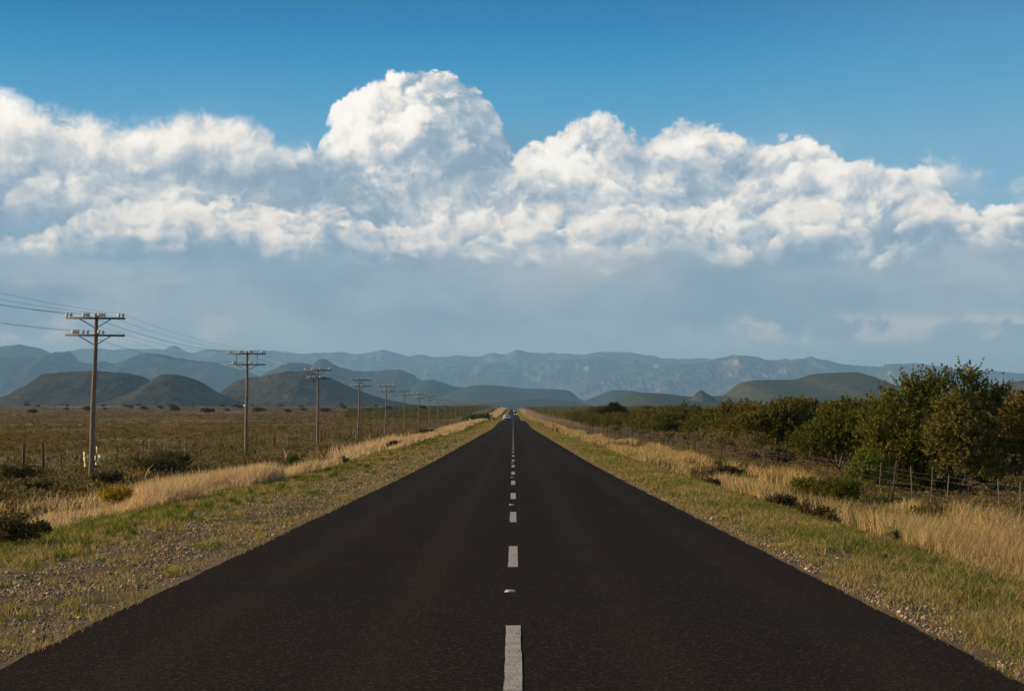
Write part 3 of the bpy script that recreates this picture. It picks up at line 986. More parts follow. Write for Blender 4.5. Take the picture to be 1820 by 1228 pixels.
    def make_pole(n, detail, links=False):
        y = FIRST + (n - 1) * SP
        g = gz(PX, y)
        H = wire_z(n) - g
        lean = [0.22, 0.09, 0.05][n - 1] if 1 <= n <= 3 else RNG.uniform(-0.14, 0.22)
        r = empty('telephone_pole', (PX - lean / 2, y, g))
        zz = np.linspace(-0.35, H, 9)
        xx = lean * zz / H + 0.012 * np.sin(zz * 1.3 + n)
        nseg = 14 if detail else 6
        pl_ = MB().tube(np.stack([xx, 0 * zz, zz], 1), np.linspace(0.115, 0.072, 9), nseg)
        tilt = RNG.uniform(-0.02, 0.02) if n > 1 else -0.012
        if detail:
            pl_.build('pole', M['pole'], r, smooth=True)
            for ai, (dz, pins) in enumerate(((0.19, ARM_U), (0.86, ARM_L))):
                z = H - dz
                cx_ = lean * z / H
                arm = MB()
                a0, a1 = (cx_ - 1.16, -0.11, z - tilt * 1.1), (cx_ + 1.16, -0.11, z + tilt * 1.1)
                vb = MB().box((0, 0, 0), (2.32, 0.085, 0.075))
                v = vb.v[0].copy()
                v[:, 2] += v[:, 0] * tilt
                v += (cx_, -0.115, z)
                arm.raw(v, vb.q[0])
                A = arm.build('crossarm', M['steel'], r)
                for px_ in pins:
                    if n > 2 and RNG.random() < 0.15:
                        continue
                    pin = MB().lathe(INS, (cx_ + px_, -0.115, z + 0.045 + px_ * tilt), 8)
                    pin.build('insulator', M['porcelain'], A, smooth=True)
                if not (links and ai == 0):
                    for sgn in (-1, 1):
                        MB().tube([(cx_ + sgn * 0.62, -0.13, z - 0.03), (cx_ + sgn * 0.06, -0.12, z - 0.36)], 0.02, 5).build('brace', M['steel'], r)
                else:
                    for sgn in (-1, 1):
                        MB().tube([(cx_ + sgn * 0.64, -0.17, z - 0.02), (cx_ + sgn * 0.64, -0.17, z - 0.67)], 0.018, 5).build('tie_rod', M['steel'], r)
            MB().tube([(lean * 0.3, -0.075, H * 0.30), (lean * 0.3, -0.085, H * 0.30 + 0.14)], 0.03, 6).build('tag_plate', M['sign_back'], r)
        else:
            for dz in (0.19, 0.86):
                pl_.box((lean, -0.1, H - dz), (2.3, 0.09, 0.08))
            o1 = pl_.build('pole', M['pole'], r)
            ins = MB()
            for dz, pins in ((0.19, ARM_U[::2]), (0.86, ARM_L[::2])):
                for px_ in pins:
                    ins.box((lean + px_, -0.1, H - dz + 0.12), (0.12, 0.12, 0.16), taper=0.7)
            ins.build('insulators', M['porcelain'], r)
            o1.name = 'pole'
        return r

    ords = ['nearest', 'second', 'third', 'fourth', 'fifth', 'sixth', 'seventh', 'eighth', 'ninth', 'tenth', 'eleventh', 'twelfth']
    for n in range(1, 40):
        p = make_pole(n, n <= 9, links=(n in (2, 5)))
        if n == 1:
            lab = 'tall nearest telephone pole beside the pale cactus, braced upper arm'
        elif n == 2:
            lab = 'second nearest telephone pole, its two arms tied by vertical rods'
        elif n <= 12:
            lab = ords[n - 1] + ' telephone pole counted from the left edge of the photo'
        else:
            lab = 'tiny far telephone pole in the crowded end of the line'
        tag(p, lab, 'telephone pole', 'telephone poles beside the left fence')

    # wires: real sagging strands from arm to arm
    for wi, (dx_, dz_, r_) in enumerate([(-1.12, -0.02, 0.005), (-0.46, -0.02, 0.008), (0.35, -0.02, 0.004), (1.08, -0.02, 0.004), (-0.86, -0.69, 0.006), (0.32, -0.69, 0.003)]):
        path, rad = [], []
        for n in range(0, 26):
            y0 = FIRST + (n - 1) * SP
            z0, z1 = wire_z(n) + dz_, wire_z(n + 1) + dz_
            k = 10 if n < 6 else 4
            sag = 0.28 + 0.05 * ((wi * 7 + n * 3) % 4)
            for a in range(k):
                tt = a / k
                path.append((PX + dx_ + 0.05, y0 + SP * tt, z0 * (1 - tt) + z1 * tt - 4 * sag * tt * (1 - tt)))
                rad.append(r_)
        lab = ['outermost left wire on the upper arms', 'dark wire left of the pole tops on the upper arms', 'wire just right of the pole tops', 'outermost right wire on the upper arms',
               'left wire on the lower arms', 'right wire on the lower arms'][wi]
        tag(MB().tube(path, rad, 4).build('telephone_wire', M['wire']), lab, 'wire', 'wires strung along the telephone poles')

    # -------------------------------------------------------------- fences
    def fence(X, y0, y1, step, label, h, side, colors, wires, seed, fixed=None):
        rng = np.random.default_rng(seed)
        root = empty('wire_fence', (X, y0, gz(X, y0)))
        ox, oy, oz = root.location
        y, n = y0, 0
        far = MB()
        protos = {}
        while y < y1:
            x = X + rng.uniform(-0.12, 0.12)
            g = gz(x, y)
            pale = rng.random() < colors
            thick = rng.random() < 0.16
            rr = (0.05 if thick else rng.uniform(0.018, 0.028)) * (1.15 if X < 0 else 0.62)
            rr = max(rr, 0.00016 * y)
            hh = h * rng.uniform(0.92, 1.08) * (1.12 if thick else 1)
            lx, ly = rng.normal(0, 0.05), rng.normal(0, 0.05)
            if rng.random() < 0.10:
                lx += rng.uniform(0.1, 0.28)
            pts = [(x - ox, y - oy, g - oz - 0.2), (x - ox + lx * 0.55, y - oy + ly * 0.5, g - oz + hh * 0.5), (x - ox + lx, y - oy + ly, g - oz + hh)]
            if n < 98:
                MB().tube(pts, [rr * 1.1, rr, rr * 0.9], 6).build('post', M['post_pale'] if pale and not thick else M['post_dark'], root)
            else:
                far.tube(pts, rr, 4)
            n += 1
            y += step * rng.uniform(0.85, 1.15) * (1 if y < 200 else 1.6 if y < 350 else 3)
        tag(far.build('far_posts', M['post_pale'], root), kind='stuff')
        yy = geo_series(y0, min(y1, 420), 2.2, 1.02)
        gg = ground_z(np.full(len(yy), X), yy)
        for wz in wires:
            MB().tube(np.stack([np.full(len(yy), 0.03), yy - oy, gg - oz + wz + 0.02 * np.sin(yy * 1.7 + wz * 9)], 1), np.clip(yy * 0.00005, 0.0028, 0.02), 4).build('fence_wire', M['wire'], root)
        tag(root, label, 'fence')
        return root

    fence(-19.3, 60, 900, 3.0, 'sagging wire fence of dark and pale posts behind the telephone poles', 1.2, -1, 0.28, (0.35, 0.65, 0.95, 1.12), 3)
    fence(12.5, 36, 900, 2.35, 'wire fence of thin pale posts in front of the thorn trees', 1.25, 1, 0.62, (0.25, 0.5, 0.75, 1.0, 1.15), 4)

    # two odd leaning pale poles stand at the left fence
    for px_, Y_, lx, h_, lab in ((262, 88, 0.16, 1.2, 'short whitish post leaning right beside the dark shrub at the left fence'), (290, 93, 0.12, 1.05, 'thin whitish leaning post, right of a similar leaning one')):
        X_ = (px_ - CX) * Y_ / F
        g = gz(X_, Y_)
        o = MB().tube([(0, 0, -0.2), (lx * 0.5, 0, h_ * 0.5), (lx, 0, h_)], 0.045, 7).build('leaning_post', M['post_pale'])
        o.location = (X_, Y_, g)
        tag(o, lab, 'post')
    for px_, Y_, h_, lab in ((983, 250, 1.1, 'small dark marker post in the golden grass on the right verge'), (1032, 215, 1.6, 'thin pale marker post standing in golden grass, right verge')):
        X_ = (px_ - CX) * Y_ / F
        r = empty('marker_post', (X_, Y_, gz(X_, Y_)))
        MB().tube([(0, 0, -0.2), (0.02, 0, h_)], 0.05, 7).build('post', M['post_pale'] if h_ > 1.3 else M['post_dark'], r)
        MB().box((0.02, -0.06, h_ - 0.12), (0.16, 0.02, 0.24)).build('reflector_plate', M['post_pale'] if h_ > 1.3 else M['sign_back'], r)
        tag(r, lab, 'marker post')

    # -------------------------------------------------------------- foliage
    def unit(v):
        return v / (np.linalg.norm(v, axis=-1, keepdims=True) + 1e-9)

    def crown(rng, lobes, nspray, per, slen, leaf, cols, up=0.45, fill=0.5, width=0.35, aspect=1.6, zmin=None, droop=0.0):
        """leaf sprays spread through a crown made of ellipsoid lobes"""
        L = np.array(lobes, float)
        wgt = (L[:, 3] * L[:, 4] * L[:, 5]) ** 0.67
        wgt /= wgt.sum()
        k = rng.choice(len(L), nspray, p=wgt)
        d = unit(rng.normal(size=(nspray, 3)))
        d[:, 2] = np.where(d[:, 2] < -0.5, -d[:, 2], d[:, 2])
        r = fill + (1 - fill) * rng.random(nspray) ** 0.6
        pos = L[k, :3] + d * r[:, None] * L[k, 3:6]
        if zmin is not None:
            pos[:, 2] = np.maximum(pos[:, 2], zmin + rng.random(nspray) * 0.4)
        dr_ = unit(d * 0.9 + np.array([0, 0, up]) + rng.normal(size=(nspray, 3)) * 0.35)
        dr_[:, 2] -= droop
        ln = slen * rng.uniform(0.5, 1.25, nspray)
        tt = rng.random((nspray, per))
        perp = unit(rng.normal(size=(nspray, per, 3))) * (width * slen * (1.05 - tt[..., None]) * rng.random((nspray, per, 1)) ** 0.5)
        p = pos[:, None] + dr_[:, None] * (tt * ln[:, None])[..., None] + perp
        p = p.reshape(-1, 3)
        n = len(p)
        a = unit(rng.normal(size=(n, 3)) + np.repeat(dr_, per, 0) * 0.6)
        b = unit(np.cross(a, rng.normal(size=(n, 3))))
        s = leaf * rng.uniform(0.55, 1.25, n)[:, None]
        ha, hb = a * s * aspect * 0.5, b * s * 0.5
        v = np.stack([p - ha, p + hb * 0.8, p + ha, p - hb], 1).reshape(-1, 3)
        q = np.arange(n * 4).reshape(-1, 4)
        c0, c1 = np.array(cols[0]), np.array(cols[1])
        f = np.clip(np.repeat(rng.random(nspray), per) * 0.7 + rng.random(n) * 0.4, 0, 1)[:, None]
        cc = c0 * (1 - f) + c1 * f
        if len(cols) > 2:
            w = (rng.random(n) < 0.06)[:, None]
            cc = np.where(w, np.array(cols[2]), cc)
        return v, q, np.repeat(cc, 4, 0), pos

    def branches(rng, lobes, pos, base=(0, 0, 0), r0=0.10, stems=5, nb=40):
        mb = MB()
        L = np.array(lobes, float)
        base = np.array(base, float)
        for i, l in enumerate(L):
            c = l[:3].copy()
            c[2] -= l[5] * 0.25
            s = base + np.array([rng.uniform(-1, 1), rng.uniform(-1, 1), 0]) * r0 * 1.2
            s[2] -= 0.15
            m1 = s * 0.55 + c * 0.45
            m1[:2] += rng.normal(0, 0.06, 2) * np.linalg.norm(c - s)
            m1[2] += 0.05
            pts = np.array([s, s * 0.75 + m1 * 0.25 + rng.normal(0, 0.03, 3), m1, m1 * 0.5 + c * 0.5 + rng.normal(0, 0.06, 3), c])
            rr = r0 * (0.5 + 0.5 * l[5] / L[:, 5].max())
            mb.tube(pts, [rr, rr * 0.8, rr * 0.6, rr * 0.42, rr * 0.25], 6)
        idx = rng.choice(len(pos), min(nb, len(pos)), replace=False)
        for i in idx:
            e = pos[i]
            k = np.argmin(((L[:, :3] - e) ** 2).sum(1))
            c = L[k, :3].copy()
            c[2] -= L[k, 5] * 0.25
            m1 = (c + e) / 2 + rng.normal(0, 0.08, 3)
            mb.tube([c, m1, e], [r0 * 0.22, r0 * 0.14, r0 * 0.06], 4)
        return mb

    GREENS = ((0.030, 0.042, 0.010), (0.092, 0.100, 0.022))
    OLIVE = ((0.045, 0.048, 0.014), (0.120, 0.108, 0.030))
    GREYG = ((0.075, 0.070, 0.045), (0.170, 0.150, 0.100))
    BROWN = ((0.080, 0.055, 0.032), (0.170, 0.120, 0.075))

    def make_tree(name, rng, lobes, nspray, per, slen, leaf, cols, r0, nb, loc, rz=0, mat='leaf', tm='bark', **kw):
        v, q, cc, pos = crown(rng, lobes, nspray, per, slen, leaf, cols, **kw)
        r = empty(name, loc, rz)
        mesh('crown', v, q, M[mat], r, colors=cc)
        branches(rng, lobes, pos, r0=r0, nb=nb).build('trunk' if 'tree' in name else 'stems', M[tm], r)
        return r

    rng = np.random.default_rng(21)
    # the big thorn tree: lobes read off the photograph at its own distance
    TY = 66.0
    TX = (1672 - CX) * TY / F
    tg = gz(TX, TY)

    def lobe(px, py, rx, rz_, dy=0.0, ry=None):
        s = (TY + dy) / F
        return ((px - CX) * s - TX, dy, EYE + (CY - py) * s - tg, rx * s, (ry or rx) * s, rz_ * s)
    big_lobes = [lobe(1590, 722, 44, 34, 0.2), lobe(1562, 762, 42, 36, -0.3), lobe(1635, 700, 40, 40, 0.3), lobe(1622, 678, 20, 14, 0.2), lobe(1668, 690, 30, 36, 0.0), lobe(1663, 660, 11, 14),
                 lobe(1722, 675, 22, 26, 0.1), lobe(1716, 655, 14, 9, 0.0), lobe(1750, 710, 34, 32, 0.3), lobe(1774, 692, 18, 16, 0.2), lobe(1700, 740, 60, 48, -0.6), lobe(1630, 770, 55, 46, -0.8),
                 lobe(1760, 765, 40, 52, -0.2), lobe(1580, 800, 50, 36, -0.4), lobe(1690, 810, 60, 40, -0.8), lobe(1748, 830, 40, 36, 0), lobe(1640, 835, 60, 30, -0.6), lobe(1560, 835, 30, 22, -1.2)]
    big_lobes = [(a, b, c - 0.42, d * 0.88, e * 0.88, f * 0.88) for a, b, c, d, e, f in big_lobes]
    bt = make_tree('thorn_tree', rng, big_lobes, 1900, 26, 0.78, 0.075, ((0.034, 0.048, 0.010), (0.112, 0.122, 0.026), (0.18, 0.16, 0.05)), 0.14, 420, (TX, TY, tg), fill=0.3, up=0.6, width=0.28)
    tag(bt, 'large dark green thorn tree towering over the fence at the right', 'tree')

    # paler leafy bush in front of the big tree
    rng = np.random.default_rng(22)
    def place(px, Y):
        X = (px - CX) * Y / F
        return (X, Y, gz(X, Y))
    t1 = make_tree('thorn_tree', rng, [(0, 0, 2.6, 0.9, 0.9, 1.1), (0.4, 0, 1.6, 1.0, 0.9, 0.9), (-0.5, 0.2, 1.8, 0.7, 0.8, 0.8), (0.1, -.2, 0.9, 1.0, 0.8, 0.6)], 900, 18, 0.42, 0.075,
                   ((0.050, 0.052, 0.016), (0.150, 0.130, 0.045), (0.22, 0.17, 0.09)), 0.06, 120, place(1705, 61.5), up=0.6, fill=0.3)
    tag(t1, 'olive leafy tree with pale twigs, in front of the large dark one', 'tree')
    t2 = make_tree('thorn_tree', rng, [(0, 0, 2.5, 1.6, 1.4, 1.2), (1.3, 0.3, 2.9, 1.6, 1.4, 1.3), (0.6, -.3, 1.5, 1.6, 1.2, 0.8), (2.6, 0, 2.5, 1.5, 1.4, 1.3)], 1500, 18, 0.5, 0.085,
                   ((0.045, 0.042, 0.016), (0.120, 0.100, 0.038), (0.20, 0.10, 0.05)), 0.09, 120, place(1848, 62), up=0.6, fill=0.3)
    tag(t2, 'brownish olive tree cut off by the right edge of the photo', 'tree')
    t3 = make_tree('leafy_bush', rng, [(0, 0, 0.9, 0.62, 0.5, 0.62), (0.5, 0, 0.7, 0.45, 0.5, 0.45), (-0.3, 0, 0.5, 0.5, 0.5, 0.4)], 300, 16, 0.3, 0.065, ((0.055, 0.075, 0.014), (0.15, 0.18, 0.035)), 0.035, 50, place(1540, 62), up=0.8, fill=0.3)
    tag(t3, 'bright green leafy bush behind the fence, left of the large tree', 'bush')
    t4 = make_tree('thorn_tree', rng, [(0, 0, 1.7, 1.5, 1.4, 0.95), (-1.3, 0, 1.5, 1.2, 1.2, 0.8), (1.1, 0, 1.5, 1.1, 1.2, 0.8), (0, -.3, 2.3, 0.9, 0.9, 0.5)], 1000, 18, 0.45, 0.085, GREENS, 0.08, 120, place(1510, 74), up=0.5, fill=0.3)
    tag(t4, 'rounded dark tree standing left of and behind the largest one', 'tree')
    t5 = make_tree('thorn_tree', rng, [(0, 0, 2.5, 1.7, 1.4, 0.6), (-1.6, 0, 2.2, 1.2, 1.2, 0.6), (1.5, 0, 2.2, 1.3, 1.2, 0.7), (0.3, 0, 3.0, 1.1, 1.1, 0.45), (2.4, 0.2, 1.8, 1.0, 1, 0.7)], 1000, 18, 0.5, 0.10, OLIVE, 0.11, 160, place(1385, 100), up=0.35, fill=0.3)
    tag(t5, 'spreading thorn tree with bare forked trunk showing behind the fence', 'tree')
    t6 = make_tree('thorn_tree', rng, [(0, 0, 3.3, 2.2, 1.8, 0.8), (-2.2, 0, 2.6, 1.6, 1.5, 0.7), (1.9, 0, 3.0, 1.7, 1.5, 0.9), (0.6, 0, 4.3, 1.4, 1.2, 0.55)], 800, 16, 0.7, 0.16, ((0.022, 0.027, 0.010), (0.055, 0.058, 0.018)), 0.14, 80, place(1088, 330), up=0.35, fill=0.3)
    t6.location.z += 0.8
    t6.scale = (0.82, 0.82, 0.82)
    tag(t6, 'tall flat-topped dark tree rising above the right bush line', 'tree')

    # thicket of thorn bushes beyond the right fence: seven kinds, many individuals
    def bush_proto(seed, w, h, cols, nspray=330, per=14, leaf=0.13, slen=0.55, **kw):
        rg = np.random.default_rng(seed)
        nl = rg.integers(4, 7)
        lb = []
        for i in range(nl):
            a = rg.uniform(0, 2 * PI)
            rr = w * 0.5 * rg.uniform(0.1, 0.65)
            rx = w * rg.uniform(0.20, 0.32)
            zc = h * rg.uniform(0.42, 0.72)
            lb.append((rr * math.cos(a), rr * math.sin(a) * 0.8, zc, rx, rx * 0.9, min(h * rg.uniform(0.2, 0.34), h - zc)))
        return rg, lb, nspray, per, leaf, slen, cols, kw

    protos = []
    specs = [(101, 4.6, 3.0, GREENS), (102, 5.2, 2.7, OLIVE), (103, 3.8, 3.3, GREENS), (104, 5.6, 3.1, OLIVE), (105, 4.2, 2.5, ((0.040, 0.045, 0.012), (0.11, 0.105, 0.025))), (106, 4.8, 3.4, OLIVE), (107, 3.2, 2.2, GREENS)]
    for sd_, w, h, cl in specs:
        rg, lb, ns, per, leaf, slen, cols, kw = bush_proto(sd_, w, h, cl)
        r = make_tree('thorn_bush', rg, lb, ns, per, slen, leaf, cols, 0.07, 40, (0, 0, 0), up=0.4, fill=0.3)
        protos.append(r)
    grey = []
    for sd_, w, h in ((201, 2.2, 1.1), (202, 2.8, 1.4), (203, 1.8, 0.9)):
        rg, lb, ns, per, leaf, slen, cols, kw = bush_proto(sd_, w, h, GREYG)
        r = make_tree('dry_shrub', rg, lb, 170, 12, 0.35, 0.055, GREYG, 0.03, 60, (0, 0, 0), up=0.9, fill=0.2, aspect=4.0, tm='twig')
        grey.append(r)

    rg = np.random.default_rng(300)
    spots = []
    y = 78.0
    while y < 520:          # front row along the fence
        setback = 16.4 if not (110 < y < 180) else 18.2
        spots.append((setback + rg.uniform(0, 2.2) + (3 if y < 90 else 0), y, rg.uniform(0.95, 1.2)))
        y += rg.uniform(2.6, 4.4) * (1 + y / 420)
    while len(spots) < 290:
        y = math.exp(rg.uniform(math.log(78), math.log(470)))
        x = 19.5 + (min(0.335 * y + 6, 120) - 19.5) * rg.uniform(0, 1) ** 1.3
        if all((x - a) ** 2 + (y - b) ** 2 > (1.5 + 0.0045 * y) ** 2 for a, b, _ in spots):
            spots.append((x, y, rg.uniform(0.88, 1.16) + min(0.0016 * y, 0.42)))
    used = set()
    for i, (x, y, s) in enumerate(spots):
        k = int(rg.integers(0, len(protos)))
        o = protos[k] if k not in used else copy_tree(protos[k])
        used.add(k)
        o.location = (x, y, gz(x, y) - 0.05)
        o.rotation_euler = (0, 0, rg.uniform(0, 2 * PI))
        o.scale = (s * rg.uniform(0.9, 1.15), s * rg.uniform(0.9, 1.15), s * rg.uniform(0.72, 0.98))
        tag(o, 'olive green thorn bush in the dense thicket beyond the right fence', 'bush', 'thorn bushes of the right thicket')
    used = set()
    gs = []
    y = 95.0
    while y < 330:
        gs.append((rg.uniform(14.2, 19.5), y))
        y += rg.uniform(0.9, 2.6) * (1 + y / 400)
    for i, (x, y) in enumerate(gs):
        k = int(rg.integers(0, 3))
        o = grey[k] if k not in used else copy_tree(grey[k])
        used.add(k)
        s = rg.uniform(0.7, 1.25)
        o.location = (x, y, gz(x, y) - 0.03)
        o.rotation_euler = (0, 0, rg.uniform(0, 6.28))
        o.scale = (s, s, s)
        tag(o, 'grey twiggy dry shrub between right fence and thorn bushes', 'shrub', 'dry shrubs behind the right fence')

    def scatter_clumps(rg, xs_, ys_, zs_, w, h, per, leaf, cols, up=0.5):
        """many low clumps merged into ground cover"""
        n = len(xs_)
        d = unit(rg.normal(size=(n, per, 3)))
        d[..., 2] = np.abs(d[..., 2])
        r = rg.random((n, per, 1)) ** 0.4
        p = np.stack([xs_, ys_, zs_], -1)[:, None] + d * r * np.stack([w, w, h], -1)[:, None]
        p = p.reshape(-1, 3)
        m_ = len(p)
        a = unit(rg.normal(size=(m_, 3)) + d.reshape(-1, 3) * 0.8)
        b = unit(np.cross(a, rg.normal(size=(m_, 3))))
        s = np.repeat(leaf, per)[:, None] * rg.uniform(0.6, 1.3, (m_, 1))
        v = np.stack([p - a * s * 0.7, p + b * s * 0.45, p + a * s * 0.7, p - b * s * 0.45], 1).reshape(-1, 3)
        f = np.clip(np.repeat(rg.random(n), per) * 0.8 + rg.random(m_) * 0.3, 0, 1)[:, None]
        ca = np.array(cols)
        idx = np.repeat(rg.integers(0, len(ca), n), per)
        cc = ca[idx, 0] * (1 - f) + ca[idx, 1] * f
        return v, np.arange(m_ * 4).reshape(-1, 4), np.repeat(cc, 4, 0)

    # far woodland on both sides that reads as one mass
    n = 5200
    ys_ = np.exp(rg.uniform(math.log(400), math.log(2100), n))
    xs_ = rg.uniform(0, 1, n) * (0.33 * ys_ - 16) + 16
    sz = rg.uniform(1.6, 2.9, n)
    v1 = scatter_clumps(rg, xs_, ys_, ground_z(xs_, ys_) + 0.4, sz * 1.2, sz * 1.05, 26, 0.55 * np.clip(ys_ / 900, 0.7, 1.5), (OLIVE, GREENS))
    tag(mesh('distant_thicket', v1[0], v1[1], M['leaf'], colors=v1[2]), 'far dark bush country filling the plain beyond the right thicket', 'bushes', kind='stuff')
    n = 1500
    ys_ = rg.uniform(620, 1900, n)
    xs_ = -rg.uniform(0, 1, n) ** 1.1 * np.clip(0.10 * ys_ - 20, 10, 95) - 24
    keep = xs_ > -0.098 * ys_
    xs_, ys_ = xs_[keep], ys_[keep]
    sz = rg.uniform(1.1, 2.0, len(xs_))
    v1 = scatter_clumps(rg, xs_, ys_, ground_z(xs_, ys_) + 0.3, sz * 1.2, sz, 26, 0.5 * np.clip(ys_ / 900, 0.7, 1.5), (((0.035, 0.036, 0.014), (0.07, 0.065, 0.024)), GREENS))
    tag(mesh('distant_bushes', v1[0], v1[1], M['leaf'], colors=v1[2]), 'far dark bushes massed behind the distant telephone poles', 'bushes', kind='stuff')

    # bushes dotted along the skyline of the left plain
    used = set()
    lp = []
    for sd_, w, h in ((401, 4.6, 2.3), (402, 3.6, 1.9), (403, 5.4, 2.6)):
        r0_, lb, ns, per, leaf, slen, cols, kw = bush_proto(sd_, w, h, GREENS)
        lp.append(make_tree('plain_bush', r0_, lb, 130, 14, 0.6, 0.26, ((0.026, 0.028, 0.010), (0.060, 0.058, 0.020)), 0.07, 15, (0, 0, 0), up=0.3, fill=0.3))
    for i, px_ in enumerate([48, 58, 66, 118, 120, 155, 184, 187, 224, 232, 246, 254, 284, 288, 306, 312, 345, 368, 396, 404, 420, 428, 450, 461, 498, 512, 535, 540, 566, 578, 606, 612, 646, 655, 668, 690, 705, 720, 738, 750]):
        Y_ = rg.uniform(850, 1500) if i % 2 else rg.uniform(1500, 2000)
        X_ = (px_ - CX) * Y_ / F
        k = i % 3
        o = lp[k] if k not in used else copy_tree(lp[k])
        used.add(k)
        s = rg.uniform(0.9, 1.5) * (1.25 if i % 5 == 0 else 1.0)
        o.location = (X_, Y_, gz(X_, Y_) - 0.1)
        o.rotation_euler = (0, 0, rg.uniform(0, 6.28))
        o.scale = (s * 1.2, s * 1.2, s)
        tag(o, 'small dark bush dotted on the far left plain below the hills', 'bush', 'bushes on the far left plain')

    # single shrubs near the road
    def shrub(px_, Y_, w, h, cols, lab, cat='shrub', nspray=220, leaf=0.035, up=0.7, aspect=1.8, tm='bark', slen=None, name='roadside_shrub', X_=None, per=16):
        X_ = (px_ - CX) * Y_ / F if X_ is None else X_
        rg2 = np.random.default_rng(int(px_ * 7 + Y_))
        lb = [(rg2.uniform(-.3, .3) * w, rg2.uniform(-.3, .3) * w, h * rg2.uniform(0.35, 0.62), w * rg2.uniform(0.25, 0.38), w * 0.32, h * rg2.uniform(0.28, 0.36)) for _ in range(5)]
        r = make_tree(name, rg2, lb, nspray, per, slen or h * 0.35, leaf, cols, 0.012 + 0.012 * h, 40, (X_, Y_, gz(X_, Y_) - 0.02), up=up, fill=0.2, aspect=aspect, tm=tm)
        return tag(r, lab, cat)
    DARKG = ((0.030, 0.030, 0.016), (0.085, 0.078, 0.040), (0.16, 0.12, 0.07))
    shrub(8, 26.5, 0.85, 0.55, DARKG, 'dark rounded shrub cut off by the left edge of the photo')
    shrub(66, 30.5, 0.42, 0.30, ((0.05, 0.055, 0.035), (0.11, 0.11, 0.07)), 'small grey green ball-shaped shrub in the left verge grass')
    shrub(212, 45.5, 0.95, 0.66, ((0.14, 0.11, 0.015), (0.30, 0.22, 0.03)), 'yellow flowering bush in pale grass below the nearest pole', 'bush', up=1.0)
    shrub(275, 72, 2.2, 0.85, DARKG, 'wide dark shrub by the whitish leaning post near left fence', leaf=0.05, nspray=400)
    shrub(305, 78, 2.0, 0.9, ((0.03, 0.034, 0.02), (0.09, 0.09, 0.06)), 'grey green shrub right of the wide dark one, left fence', leaf=0.05, nspray=400)
    shrub(195, 62, 1.3, 0.55, DARKG, 'low dark shrub at the foot of the nearest telephone pole', leaf=0.045, nspray=300)
    shrub(22, 62, 1.6, 0.7, DARKG, 'low dark shrub by the far left fence posts', leaf=0.045, nspray=260)
    shrub(60, 55, 1.2, 0.45, ((0.04, 0.045, 0.02), (0.11, 0.105, 0.05)), 'mottled olive shrub left of the nearest telephone pole', leaf=0.04)
    shrub(515, 88, 1.1, 0.6, ((0.03, 0.045, 0.012), (0.08, 0.11, 0.03)), 'dark green shrub right of the second telephone pole', leaf=0.05, nspray=260)
    shrub(562, 84, 1.0, 0.5, ((0.06, 0.085, 0.014), (0.14, 0.16, 0.03)), 'bright green shrub below the third telephone pole', leaf=0.05, nspray=260)
    shrub(600, 80, 1.4, 0.45, ((0.08, 0.085, 0.06), (0.16, 0.16, 0.11)), 'pale grey green shrub below the fourth telephone pole', leaf=0.045, nspray=260)
    shrub(700, 125, 1.2, 0.6, DARKG, 'dark shrub in the left verge beside golden grass', leaf=0.06)
    shrub(728, 150, 1.0, 0.8, ((0.06, 0.07, 0.02), (0.14, 0.15, 0.04)), 'small upright green bush in golden grass, left verge', leaf=0.06)
    shrub(1392, 42, 0.75, 0.5, ((0.035, 0.03, 0.018), (0.09, 0.075, 0.045)), 'brown shrub on the right bank edge, farthest of three in a row', leaf=0.035, nspray=260)
    shrub(1432, 38.5, 0.8, 0.5, DARKG, 'dark shrub on the right bank edge, middle of three in a row', leaf=0.035, nspray=300)
    shrub(1462, 36, 0.6, 0.45, DARKG, 'dark shrub on the right bank edge, nearest of three in a row', leaf=0.03, nspray=260)
    shrub(1272, 58, 0.9, 0.45, ((0.03, 0.025, 0.015), (0.10, 0.075, 0.045)), 'low dark brown shrub at the bank edge amid straw grass', leaf=0.04)
    shrub(1582, 28.5, 0.36, 0.34, ((0.07, 0.085, 0.03), (0.22, 0.24, 0.14)), 'small leafy green plant with whitish tips on right bank', 'plant', nspray=130, leaf=0.03, up=1.2, aspect=2.6)
    shrub(1476, 33.5, 0.30, 0.30, BROWN, 'reddish brown dry weed on the right bank', 'plant', nspray=120, leaf=0.022, up=1.3, aspect=3.0)
    shrub(1792, 34.5, 0.85, 0.62, ((0.20, 0.15, 0.12), (0.36, 0.27, 0.22)), 'round pinkish grey dry twig ball among grass, far right', 'bush', nspray=420, leaf=0.022, up=0.3, aspect=7.0, tm='twig', slen=0.16, per=10)
    shrub(1655, 44, 1.1, 0.55, OLIVE, 'olive shrub in golden grass below the large tree', leaf=0.04)
    shrub(1450, 58, 1.6, 0.75, ((0.05, 0.058, 0.016), (0.13, 0.13, 0.04)), 'broad olive bush before the right fence', 'bush', leaf=0.05, nspray=320)
    shrub(1500, 56, 1.3, 0.85, GREENS, 'green bush against the right fence, left of the leafy one', 'bush', leaf=0.05, nspray=320)
    shrub(1290, 82, 1.8, 0.5, DARKG, 'low dark shrub patch in front of the red soil', leaf=0.06, nspray=240)
    shrub(760, 235, 2.6, 0.9, DARKG, 'very dark low shrub below the seventh telephone pole', leaf=0.1, nspray=200)
    for px_, Y_, s_, lab in ((840, 520, 1.0, 'green bush, left one of a pair near the far white sign'), (852, 560, 1.25, 'green bush, right one of a pair near the far white sign')):
        shrub(px_, Y_, 5.5 * s_, 2.6 * s_, ((0.05, 0.068, 0.014), (0.10, 0.125, 0.03)), lab, 'bush', leaf=0.3, nspray=160)

    # karoo shrubs: ground cover of the left plain
    n = 66000
    ys_ = np.exp(rg.uniform(math.log(38), math.log(1700), n))
    xs_ = -(rg.uniform(0, 1, n) * (0.335 * ys_ + 3 - 12) + 12.0)
